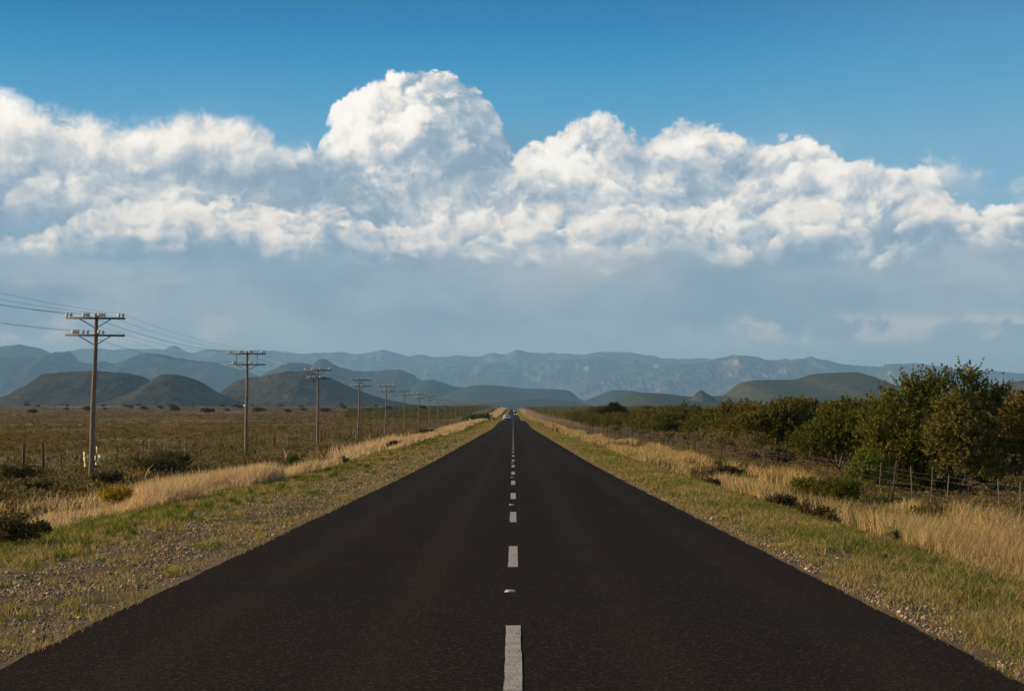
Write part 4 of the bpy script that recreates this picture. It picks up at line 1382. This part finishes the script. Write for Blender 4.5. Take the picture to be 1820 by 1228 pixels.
    dens = fbm(xs_ * 0.035, ys_ * 0.012, 4, 61) * 1.15 - 0.07
    keep = dens + rg.uniform(-0.12, 0.12, n) > 0.47
    xs_, ys_ = xs_[keep], ys_[keep]
    sz = rg.uniform(0.16, 0.42, len(xs_)) * (1 + ys_ / 500)
    KC = (((0.050, 0.046, 0.020), (0.105, 0.092, 0.040)), ((0.034, 0.034, 0.018), (0.078, 0.070, 0.036)), ((0.085, 0.058, 0.032), (0.165, 0.112, 0.066)), ((0.080, 0.070, 0.050), (0.15, 0.13, 0.09)))
    n = 14000
    y2 = rg.uniform(300, 2050, n) ** 1.0
    x2 = -(rg.uniform(0, 1, n) * (0.335 * y2 - 20) + 26.0)
    kp = fbm(x2 * 0.012, y2 * 0.004, 4, 63) + rg.uniform(-0.1, 0.1, n) > 0.46
    xs_, ys_ = np.concatenate([xs_, x2[kp]]), np.concatenate([ys_, y2[kp]])
    sz = np.concatenate([sz, rg.uniform(0.5, 1.1, kp.sum()) * (1 + y2[kp] / 2500)])
    v1 = scatter_clumps(rg, xs_, ys_, ground_z(xs_, ys_), sz, sz * 0.62, 22, np.clip(sz * 0.22, 0.03, 0.4), KC)
    tag(mesh('scrub_cover', v1[0], v1[1], M['scrub'], colors=v1[2]), 'low brown and olive scrub covering the left plain', 'scrub', kind='stuff')
    n = 12500
    ys_ = np.exp(rg.uniform(math.log(24), math.log(500), n))
    xs_ = 6.3 + 19.7 * rg.uniform(0, 1, n) ** 1.25 + rg.uniform(0, 1, n) * 0.06 * ys_
    sz = rg.uniform(0.10, 0.32, n) * (1 + ys_ / 400)
    v1 = scatter_clumps(rg, xs_, ys_, ground_z(xs_, ys_), sz, sz * 0.8, 20, np.clip(sz * 0.2, 0.02, 0.3), KC[:2] + (OLIVE, (BROWN[0], BROWN[1])))
    tag(mesh('scrub_cover', v1[0], v1[1], M['scrub'], colors=v1[2]), 'low mixed scrub around the right fence', 'scrub', kind='stuff')

    n = 1500
    ys_ = np.exp(rg.uniform(math.log(45), math.log(900), n))
    xs_ = -(rg.uniform(0, 1, n) * (0.32 * ys_ - 9) + 13.0)
    sz = rg.uniform(0.28, 0.62, n) * (1 + ys_ / 500)
    v1 = scatter_clumps(rg, xs_, ys_, ground_z(xs_, ys_), sz, sz * 0.8, 50, np.clip(sz * 0.16, 0.03, 0.3), (((0.026, 0.027, 0.013), (0.065, 0.060, 0.030)), ((0.06, 0.055, 0.038), (0.12, 0.11, 0.075))))
    tag(mesh('scrub_cover', v1[0], v1[1], M['scrub'], colors=v1[2]), 'darker knee high shrubs scattered over the left plain', 'scrub', kind='stuff')

    # -------------------------------------------------------------- grass
    def blades(rg, x, y, h, cols, lean=0.35, wmul=1.0, head=0.0, wind=0.0, tipc=None):
        n = len(x)
        z = ground_z(x, y) - 0.01
        w = np.maximum(0.0045, 0.00042 * y) * wmul * rg.uniform(0.7, 1.3, n)
        a = rg.uniform(0, 2 * PI, n)
        wd = np.stack([np.cos(a), np.sin(a), np.zeros(n)], 1)
        la = rg.uniform(0, 2 * PI, n)
        ld = np.stack([np.cos(la) + wind, np.sin(la), np.zeros(n)], 1) * (lean * rg.uniform(0.2, 1.2, n) * h)[:, None]
        p0 = np.stack([x, y, z], 1)
        p1 = p0 + ld * 0.30 + np.array([0, 0, 0.55]) * h[:, None]
        p2 = p0 + ld + np.array([0, 0, 1.0]) * (h * rg.uniform(0.85, 1.0, n))[:, None]
        w = w[:, None]
        m_ = (1 + head)
        v = np.stack([p0 - wd * w * .5, p0 + wd * w * .5, p1 + wd * w * .45 * m_, p1 - wd * w * .45 * m_, p2], 1).reshape(-1, 3)
        b = np.arange(n) * 5
        q = np.stack([b, b + 1, b + 2, b + 3], 1)
        t_ = np.stack([b + 3, b + 2, b + 4], 1)
        ca = np.array(cols)
        f = rg.random(n)[:, None]
        idx = rg.integers(0, len(ca), n)
        cc = ca[idx, 0] * (1 - f) + ca[idx, 1] * f
        c5 = np.repeat(cc[:, None], 5, 1)
        if tipc is not None:
            c5[:, 4] = c5[:, 4] * 0.4 + np.array(tipc) * 0.6
            c5[:, 2:4] = c5[:, 2:4] * 0.6 + np.array(tipc) * 0.4
        return v, q, t_, c5.reshape(-1, 3)

    def join(parts):
        v = np.concatenate([p[0] for p in parts])
        q, t_, n = [], [], 0
        for p in parts:
            q.append(p[1] + n)
            t_.append(p[2] + n)
            n += len(p[0])
        return v, [np.concatenate(q), np.concatenate(t_)], np.concatenate([p[3] for p in parts])

    def logy(n, a, b, p=1.0):
        return np.exp(rg.uniform(0, 1, n) ** p * (math.log(b) - math.log(a)) + math.log(a))

    GRN = (((0.075, 0.100, 0.018), (0.19, 0.21, 0.045)), ((0.13, 0.135, 0.028), (0.27, 0.25, 0.06)))
    DRY = (((0.34, 0.23, 0.09), (0.56, 0.41, 0.19)), ((0.24, 0.17, 0.07), (0.40, 0.29, 0.13)))
    GOLD = (((0.58, 0.38, 0.24), (0.86, 0.60, 0.42)), ((0.40, 0.25, 0.15), (0.66, 0.43, 0.28)))
    AMBER = (((0.52, 0.33, 0.16), (0.80, 0.54, 0.29)), ((0.30, 0.18, 0.085), (0.54, 0.34, 0.17)), ((0.11, 0.085, 0.035), (0.26, 0.19, 0.085)))

    def clumpy(x, y, sc, seed):
        return fbm(x * sc, y * sc * 0.6, 3, seed)

    parts = []
    # short verge grass left
    n = 210000
    y = logy(n, 11, 1900, 1.25)
    x = ROAD_L + 0.05 - rg.uniform(0, 1, n) ** 0.9 * 7.2
    dl_ = ROAD_L - x
    cl = np.clip(clumpy(x, y, 0.55, 91) * 1.3 - 0.15, 0, 1)
    gravel = sstep(0.3, 0.8, dl_ + (cl - 0.5) * 2.0) * sstep(2.7, 1.7, dl_ + (cl - 0.5) * 2.0)
    fine_cl = clumpy(x, y, 3.2, 95)
    keep = (rg.random(n) > gravel * 0.72) & (fine_cl + rg.uniform(-.12, .12, n) > 0.42)
    keep |= (dl_ > 3.2) & (rg.random(n) < 0.5)
    x, y, dl_, cl, fine_cl = x[keep], y[keep], dl_[keep], cl[keep], fine_cl[keep]
    h = rg.uniform(0.03, 0.10, len(x)) * (1 + 0.9 * sstep(2.5, 5, dl_)) * (0.7 + fine_cl * 0.7) * (1 + np.minimum(y, 900) / 600)
    isg = rg.random(len(x)) < (0.20 + 0.55 * sstep(1.8, 3.6, dl_)) * (0.4 + 1.2 * sstep(0.40, 0.60, cl))
    parts.append(blades(rg, x[isg], y[isg], h[isg], GRN, 0.8))
    parts.append(blades(rg, x[~isg], y[~isg], h[~isg] * 0.9, DRY, 1.0))
    # short verge grass right
    n = 210000
    y = logy(n, 11, 1900, 1.25)
    x = ROAD_R - 0.03 + rg.uniform(0, 1, n) ** 0.9 * 3.6
    dr_ = x - ROAD_R
    cl = clumpy(x, y, 0.8, 191)
    fine_cl = clumpy(x, y, 3.0, 195)
    keep = fine_cl + rg.uniform(-.15, .15, n) + 0.10 * sstep(0.2, 1.0, dr_) > 0.47
    x, y, dr_, cl, fine_cl = x[keep], y[keep], dr_[keep], cl[keep], fine_cl[keep]
    h = rg.uniform(0.03, 0.11, len(x)) * (0.7 + fine_cl * 0.8) * (1 + np.minimum(y, 900) / 600) * (0.6 + 0.7 * sstep(0, 0.8, dr_))
    isg = rg.random(len(x)) < 0.12 + 0.62 * sstep(0.42, 0.60, cl) * sstep(0.1, 0.9, dr_)
    parts.append(blades(rg, x[isg], y[isg], h[isg], GRN, 0.8))
    parts.append(blades(rg, x[~isg], y[~isg], h[~isg], DRY, 1.0))
    # tufts and weeds standing up out of the short grass
    nt = 2600
    ty = logy(nt, 11, 160)
    tside = rg.random(nt) < 0.5
    tx = np.where(tside, ROAD_L - 0.25 - rg.uniform(0, 1, nt) ** 0.8 * 5.5, ROAD_R + 0.35 + rg.uniform(0, 1, nt) * 3.0)
    per = 34
    tr = rg.uniform(0.04, 0.15, nt)
    an, rr_ = rg.uniform(0, 6.28, (nt, per)), rg.random((nt, per)) ** 0.6
    bx = (tx[:, None] + np.cos(an) * rr_ * tr[:, None]).ravel()
    by = (ty[:, None] + np.sin(an) * rr_ * tr[:, None] * 1.6).ravel()
    bh = (np.repeat(rg.uniform(0.06, 0.19, nt) * (0.7 + 0.6 * (tx < ROAD_L - 2.5)), per)) * rg.uniform(0.5, 1.1, nt * per)
    kind_ = np.repeat(rg.random(nt), per)
    for cols_, msk in ((GRN, kind_ < 0.5), ((((0.05, 0.085, 0.015), (0.13, 0.19, 0.035)),), (kind_ >= 0.5) & (kind_ < 0.58)), (DRY, kind_ >= 0.58)):
        parts.append(blades(rg, bx[msk], by[msk], bh[msk], cols_, 0.9, 1.3))
    v, f_, c_ = join(parts)
    tag(mesh('verge_grass', v, f_, M['grass'], colors=c_), 'short green and straw coloured grass on both road verges', 'grass', kind='stuff')

    # tall golden grass, left band
    parts = []
    n = 210000
    y = logy(n, 18, 1900, 1.05)
    wob = (fbm(y * 0.03, y * 0, 3, 71) - 0.5) * 2.4
    x = -9.3 + wob * 0.7 - np.abs(rg.normal(0, 1.0, n)) * rg.choice([1, 1.6], n) + rg.uniform(0, 1.1, n)
    cl = fbm(x * 0.55, y * 0.16, 3, 77)
    gap = fbm(y * 0.045, y * 0 + 4, 3, 79)
    there = np.interp(y, [0, 72, 80, 112, 122, 185, 205, 240, 260, 900], [1, 1, 0.04, 0.04, 1, 1, 0.25, 0.25, 1, 1])
    keep = (cl + rg.uniform(-.1, .1, n) > 0.40) & (rg.random(n) < there)
    keep &= ((x + 10.7) ** 2 / 1.0 + (y - 44.5) ** 2 / 12.0) > 0.9
    x, y, cl = x[keep], y[keep], cl[keep]
    h = rg.uniform(0.26, 0.60, len(x)) * (0.65 + 0.8 * sstep(0.4, 0.7, cl)) * (1 + y / 900)
    parts.append(blades(rg, x, y, h, GOLD, 0.45, 0.9, 0.3, wind=0.35, tipc=(0.60, 0.42, 0.27)))
    v, f_, c_ = join(parts)
    tag(mesh('golden_grass', v, f_, M['grass'], colors=c_), 'tall pale golden grass in a band left of the road', 'grass', kind='stuff')
    # tall amber grass, right of the bank
    parts = []
    n = 250000
    y = logy(n, 18, 1900, 1.0)
    x = 6.7 + rg.uniform(0, 1, n) ** 1.25 * (5.2 - 2.2 * sstep(120, 400, y)) + (fbm(y * 0.05, y * 0, 3, 171) - 0.5) * 1.4
    cl = fbm(x * 0.5, y * 0.14, 3, 177)
    big_ = fbm(x * 0.22, y * 0.05, 3, 178)
    keep = (cl * 0.55 + big_ * 0.45 + rg.uniform(-.05, .05, n) > 0.515)
    x, y, cl = x[keep], y[keep], cl[keep]
    h = rg.uniform(0.22, 0.62, len(x)) * (0.50 + 0.9 * sstep(0.4, 0.68, cl)) * (1 + y / 1200)
    parts.append(blades(rg, x, y, h, AMBER, 0.4, 0.9, 0.3, wind=0.3, tipc=(0.56, 0.40, 0.20)))
    n = 30000
    y = logy(n, 20, 200)
    x = rg.uniform(6.4, 15, n)
    cl = fbm(x * 0.6, y * 0.2, 3, 277)
    keep = cl > 0.52
    parts.append(blades(rg, x[keep], y[keep], rg.uniform(0.12, 0.35, keep.sum()), GRN + (BROWN,), 0.6))
    v, f_, c_ = join(parts)
    tag(mesh('golden_grass', v, f_, M['grass'], colors=c_), 'tall amber grass between right verge and fence', 'grass', kind='stuff')
    # sparse dry tufts on the near part of the plain
    parts = []
    n = 90000
    y = logy(n, 26, 420)
    x = -(10.5 + rg.uniform(0, 1, n) * (0.33 * y))
    cl = fbm(x * 0.3, y * 0.1, 3, 377)
    keep = cl + rg.uniform(-.1, .1, n) > 0.50
    x, y = x[keep], y[keep]
    parts.append(blades(rg, x, y, rg.uniform(0.06, 0.22, len(x)) * (1 + y / 400), (DRY[1], ((0.08, 0.075, 0.03), (0.16, 0.14, 0.06))), 0.7))
    v, f_, c_ = join(parts)
    tag(mesh('plain_grass', v, f_, M['grass'], colors=c_), 'sparse dry grass tufts between scrub on the left plain', 'grass', kind='stuff')

    # -------------------------------------------------------------- gravel
    n = 66000
    y = logy(n, 11, 130)
    side = rg.random(n) < 0.72
    x = np.where(side, ROAD_L - 0.1 - np.abs(rg.normal(1.3, 0.75, n)), ROAD_R + 0.08 + rg.exponential(0.45, n))
    cl = fbm(x * 1.4, y * 0.8, 3, 477)
    keep = (cl + rg.uniform(-.1, .1, n) > 0.44) & ((x < ROAD_L - 0.06) | (x > ROAD_R + 0.06))
    x, y = x[keep], y[keep]
    n = len(x)
    s = np.minimum(rg.gamma(1.1, 0.0062, n), 0.045) + 0.0045 + 0.00012 * y
    octv = np.array([[1, 0, 0], [0, 1, 0], [-1, 0, 0], [0, -1, 0], [0, 0, 0.7], [0, 0, -0.7]], float)
    jit = rg.uniform(0.65, 1.2, (n, 6, 1))
    vv = octv[None] * jit * s[:, None, None]
    a = rg.uniform(0, 6.28, n)
    ca_, sa_ = np.cos(a)[:, None], np.sin(a)[:, None]
    vx = vv[..., 0] * ca_ - vv[..., 1] * sa_ * 0.7
    vy = vv[..., 0] * sa_ + vv[..., 1] * ca_ * 0.7
    vv = np.stack([vx + x[:, None], vy + y[:, None], vv[..., 2] + (ground_z(x, y) + s * 0.3)[:, None]], -1).reshape(-1, 3)
    tf = np.array([[0, 1, 4], [1, 2, 4], [2, 3, 4], [3, 0, 4], [1, 0, 5], [2, 1, 5], [3, 2, 5], [0, 3, 5]])
    tf = (tf[None] + (np.arange(n) * 6)[:, None, None]).reshape(-1, 3)
    base_c = np.array([[0.28, 0.185, 0.11], [0.20, 0.13, 0.075], [0.50, 0.37, 0.24], [0.12, 0.08, 0.05], [0.32, 0.22, 0.135]])[rg.integers(0, 5, n)]
    m, t, out = new_mat('stone_chips')
    at = t.node('ShaderNodeAttribute', attribute_name='Col').outputs['Color']
    b = t.node('ShaderNodeBsdfPrincipled', {'Base Color': at, 'Roughness': 0.8, 'Specular IOR Level': 0.3})
    t.l.new(b.outputs[0], out.inputs[0])
    tag(mesh('gravel', vv, tf, m, colors=np.repeat(base_c, 6, 0)), 'loose brown and grey stones along both road edges', 'gravel', kind='stuff')

    # -------------------------------------------------------------- prickly pear
    cxp, cyp = (172 - CX) * 82 / F, 82.0
    r = empty('prickly_pear', (cxp, cyp, gz(cxp, cyp)))
    s = 82 / F

    def pad(dx, dz, w, h, tilt, yaw=0.0):
        n1, n2 = 14, 8
        th = np.linspace(0, 2 * PI, n1, endpoint=False)
        ph = np.linspace(-PI / 2, PI / 2, n2)
        TH, PH = np.meshgrid(th, ph)
        X_ = np.cos(PH) * np.cos(TH) * w / 2 * (1 + 0.18 * np.sin(PH))
        Y_ = np.cos(PH) * np.sin(TH) * 0.022
        Z_ = np.sin(PH) * h / 2
        # a pad is round seen from the front: swap so the wide face looks at the camera
        X2 = X_ * math.cos(tilt) + Z_ * math.sin(tilt)
        Z2 = -X_ * math.sin(tilt) + Z_ * math.cos(tilt)
        X3 = X2 * math.cos(yaw) - Y_ * math.sin(yaw)
        Y3 = X2 * math.sin(yaw) + Y_ * math.cos(yaw)
        v = np.stack([X3 + dx, Y3, Z2 + dz], -1).reshape(-1, 3)
        i = np.arange(n2 - 1)[:, None] * n1
        j = np.arange(n1)[None]
        q = np.stack([i + j, i + (j + 1) % n1, i + n1 + (j + 1) % n1, i + n1 + j], -1).reshape(-1, 4)
        mesh('pad', v, q, M['cactus'], r, smooth=True)
    zc = lambda py: EYE + (CY - py) * s - r.location.z
    yaw = math.radians(-42)
    for px_, py_, w, h, tl in ((171.5, 801, 4.6, 15, 0.05), (170, 814, 6.5, 8, 0.4), (176.5, 811.5, 9, 8, 1.2), (175, 818, 7, 6.5, 0.9), (184, 813.5, 7.5, 6.5, 1.3), (149.5, 807, 4.5, 9, 0.1), (150, 816, 5, 10, -0.1),
                               (157, 811, 4.5, 8, 0.3), (172, 825, 7, 11, 0.1), (178, 826, 6, 10, -0.3), (151, 827, 5, 12, 0.0), (173, 834, 8, 10, 0.0)):
        pad((px_ - 172) * s, zc(py_), w * s * 1.25, h * s * 1.05, tl, yaw)
    tag(r, 'pale sunlit prickly pear cactus just behind the nearest telephone pole', 'cactus')

    # -------------------------------------------------------------- vehicles
    def loft(mb, secs):
        """cross sections (y, [(x,z) ...]) joined into a closed shell"""
        k = len(secs[0][1])
        v = []
        for y_, sec in secs:
            v += [(x_, y_, z_) for x_, z_ in sec]
        q = []
        for a in range(len(secs) - 1):
            for b in range(k):
                b2 = (b + 1) % k
                q.append([a * k + b, a * k + b2, (a + 1) * k + b2, (a + 1) * k + b])
        mb.raw(v, q)
        n0 = len(v)
        mb.raw([(0, secs[0][0], np.mean([p[1] for p in secs[0][1]])), (0, secs[-1][0], np.mean([p[1] for p in secs[-1][1]]))])
        b0 = mb.n - 2 - n0
        t_ = [[mb.n - 2, b0 + (b + 1) % k, b0 + b] for b in range(k)] + [[mb.n - 1, b0 + (len(secs) - 1) * k + b, b0 + (len(secs) - 1) * k + (b + 1) % k] for b in range(k)]
        mb.t.append(np.array(t_))

    def body_sec(w, z0, z1, wt):
        return [(-w, z0 + 0.08), (-w * 0.94, z0), (w * 0.94, z0), (w, z0 + 0.08), (w, z1 - 0.12), (wt, z1), (-wt, z1), (-w, z1 - 0.12)]

    def make_car(name, paint, loc, rz, lamps_on=False, pickup=False):
        r = empty(name, loc, rz)
        mb = MB()          # rear bumper at y = -2.0, nose at y = +2.0
        loft(mb, [(-2.02, body_sec(0.80, 0.42, 0.86, 0.74)), (-1.95, body_sec(0.87, 0.30, 0.98, 0.80)), (-1.2, body_sec(0.90, 0.24, 1.00, 0.82)), (0.9, body_sec(0.90, 0.24, 0.98, 0.80)),
                  (1.7, body_sec(0.87, 0.26, 0.84, 0.76)), (2.02, body_sec(0.74, 0.34, 0.66, 0.62))])
        mb.build('body', M[paint], r, smooth=False)
        top = 1.48 if not pickup else 1.62
        cb = MB()
        y0_, y1_ = (-1.85, 0.95) if not pickup else (-0.5, 1.0)
        sec = lambda w, z: [(-w, 0.97), (w, 0.97), (w * 0.80, z), (-w * 0.80, z)]
        loft(cb, [(y0_, [(-0.80, 0.96), (0.80, 0.96), (0.79, 1.0), (-0.79, 1.0)]), (y0_ + 0.35, sec(0.80, top - 0.03)), (y0_ + 0.9, sec(0.82, top)), (y1_ - 0.7, sec(0.82, top - 0.02)), (y1_, [(-0.80, 0.96), (0.80, 0.96), (0.78, 1.0), (-0.78, 1.0)])])
        cb.build('cabin', M[paint], r)
        # glass lies 4 mm proud of the cabin faces
        rw = MB().raw([(-0.66, y0_ + 0.02 - 0.0, 1.05), (0.66, y0_ + 0.02, 1.05), (0.54, y0_ + 0.28, top - 0.10), (-0.54, y0_ + 0.28, top - 0.10),
                       (-0.66, y0_ + 0.035, 1.04), (0.66, y0_ + 0.035, 1.04), (0.54, y0_ + 0.30, top - 0.12), (-0.54, y0_ + 0.30, top - 0.12)], [[0, 1, 2, 3], [4, 7, 6, 5], [0, 3, 7, 4], [1, 5, 6, 2]])
        rw.v[0][:, 1] -= 0.03
        rw.build('rear_window', M['car_glass'], r)
        ws = MB().raw([(-0.68, y1_ - 0.06, 1.05), (0.68, y1_ - 0.06, 1.05), (0.56, y1_ - 0.58, top - 0.10), (-0.56, y1_ - 0.58, top - 0.10)], [[1, 0, 3, 2]])
        ws.v[0][:, 1] += 0.05
        ws.build('windscreen', M['car_glass'], r)
        for sg in (-1, 1):
            sw = MB().raw([(sg * 0.825, y0_ + 0.40, 1.03), (sg * 0.825, y1_ - 0.15, 1.03), (sg * 0.71, y1_ - 0.75, top - 0.10), (sg * 0.71, y0_ + 0.60, top - 0.10)], [[0, 1, 2, 3]])
            sw.build('side_window', M['car_glass'], r)
            for yw in (-1.28, 1.30):
                w_ = MB().tube([(sg * 0.70, yw, 0.31), (sg * 0.915, yw, 0.31)], 0.31, 18)
                wo = w_.build('wheel', M['rubber'], r)
                MB().tube([(sg * 0.90, yw, 0.31), (sg * 0.925, yw, 0.31)], 0.19, 14).build('rim', M['tin'], wo)
            MB().box((sg * 0.74, -2.0, 0.80), (0.16, 0.10, 0.24)).build('tail_light', M['tail_red'], r)
            MB().box((sg * 0.66, 1.99, 0.60), (0.26, 0.10, 0.14)).build('headlight', M['lamp_on'] if lamps_on else M['porcelain'], r)
            MB().box((sg * 0.98, 0.55, 1.06), (0.14, 0.10, 0.12)).build('mirror', M[paint], r)
        MB().box((0, -2.06, 0.46), (1.56, 0.12, 0.20)).build('bumper', M['black_trim'], r)
        MB().box((0, -2.05, 0.74), (0.50, 0.03, 0.12)).build('number_plate', M['plate'], r)
        MB().box((0, 1.985, 0.50), (0.86, 0.10, 0.12)).build('grille', M['black_trim'], r)
        return r

    m, t, out = new_mat('lit_headlight')
    e = t.node('ShaderNodeEmission', {'Color': (1, 0.85, 0.6), 'Strength': 5.0})
    t.l.new(e.outputs[0], out.inputs[0])
    M['lamp_on'] = m
    yc = 470.0
    c1 = make_car('car', 'white_paint', (-1.72, yc, float(road_prof(yc)) - 0.01), 0)
    c1.scale = (1.12, 1.12, 1.12)
    tag(c1, 'white hatchback seen from behind in the left lane', 'car')
    c2 = make_car('car', 'dark_paint', (1.5, 1010, float(road_prof(1010))), PI, lamps_on=True)
    tag(c2, 'small dark oncoming car with bright headlight, right lane', 'car')
    c3 = make_car('pickup_truck', 'white_paint', (1.2, 1380, float(road_prof(1380))), PI, pickup=True)
    c3.scale = (1.15, 1.1, 1.15)
    tag(c3, 'tiny white oncoming pickup farthest up the road', 'pickup truck')

    # -------------------------------------------------------------- signs, far shed
    def sign(px_, Y_, ph, w, h, mp, lab):
        X_ = (px_ - CX) * Y_ / F
        r = empty('road_sign', (X_, Y_, gz(X_, Y_)))
        MB().tube([(0, 0.04, -0.3), (0, 0.04, ph)], 0.05, 8).build('post', M['post_pale'], r)
        MB().box((0, 0, ph - h / 2), (w, 0.03, h)).build('panel', mp, r)
        MB().box((0, 0.02, ph - h / 2), (w + 0.05, 0.015, h + 0.05)).build('frame', M['steel'], r)
        return tag(r, lab, 'sign')
    sign(835.7, 395, 1.55, 0.40, 0.52, M['sign_white'], 'small white sign on a post in the grass left of the road')
    sign(865.5, 520, 2.6, 0.75, 0.85, M['sign_back'], 'dark backed road sign on pale post beside green bushes')
    sign(933.5, 1150, 3.2, 0.9, 0.9, M['sign_white'], 'tiny white sign on the far right verge near road end')
    Xs = (437 - CX) * 1900 / F
    r = empty('farm_shed', (Xs, 1900, gz(Xs, 1900)))
    MB().box((0, 0, 1.1), (5.0, 4, 2.6)).build('wall', M['wall_white'], r)
    MB().box((0, 0, 2.52), (5.6, 4.6, 0.22), taper=0.8).build('roof', M['tin'], r)
    tag(r, 'tiny white farm shed on the plain beside the second telephone pole', 'shed')

    # -------------------------------------------------------------- haze
    hz, t, out = new_mat('haze')
    pv = t.node('ShaderNodeVolumePrincipled', {'Color': (0.36, 0.68, 1.0, 1), 'Density': 5.2e-5, 'Anisotropy': 0.0})
    t.l.new(pv.outputs[0], out.inputs['Volume'])
    ho = MB().box((0, 15000, 570), (66000, 42000, 1190)).build('haze', hz)
    tag(ho, 'thin blue air between the camera and the mountains', 'haze', kind='stuff')
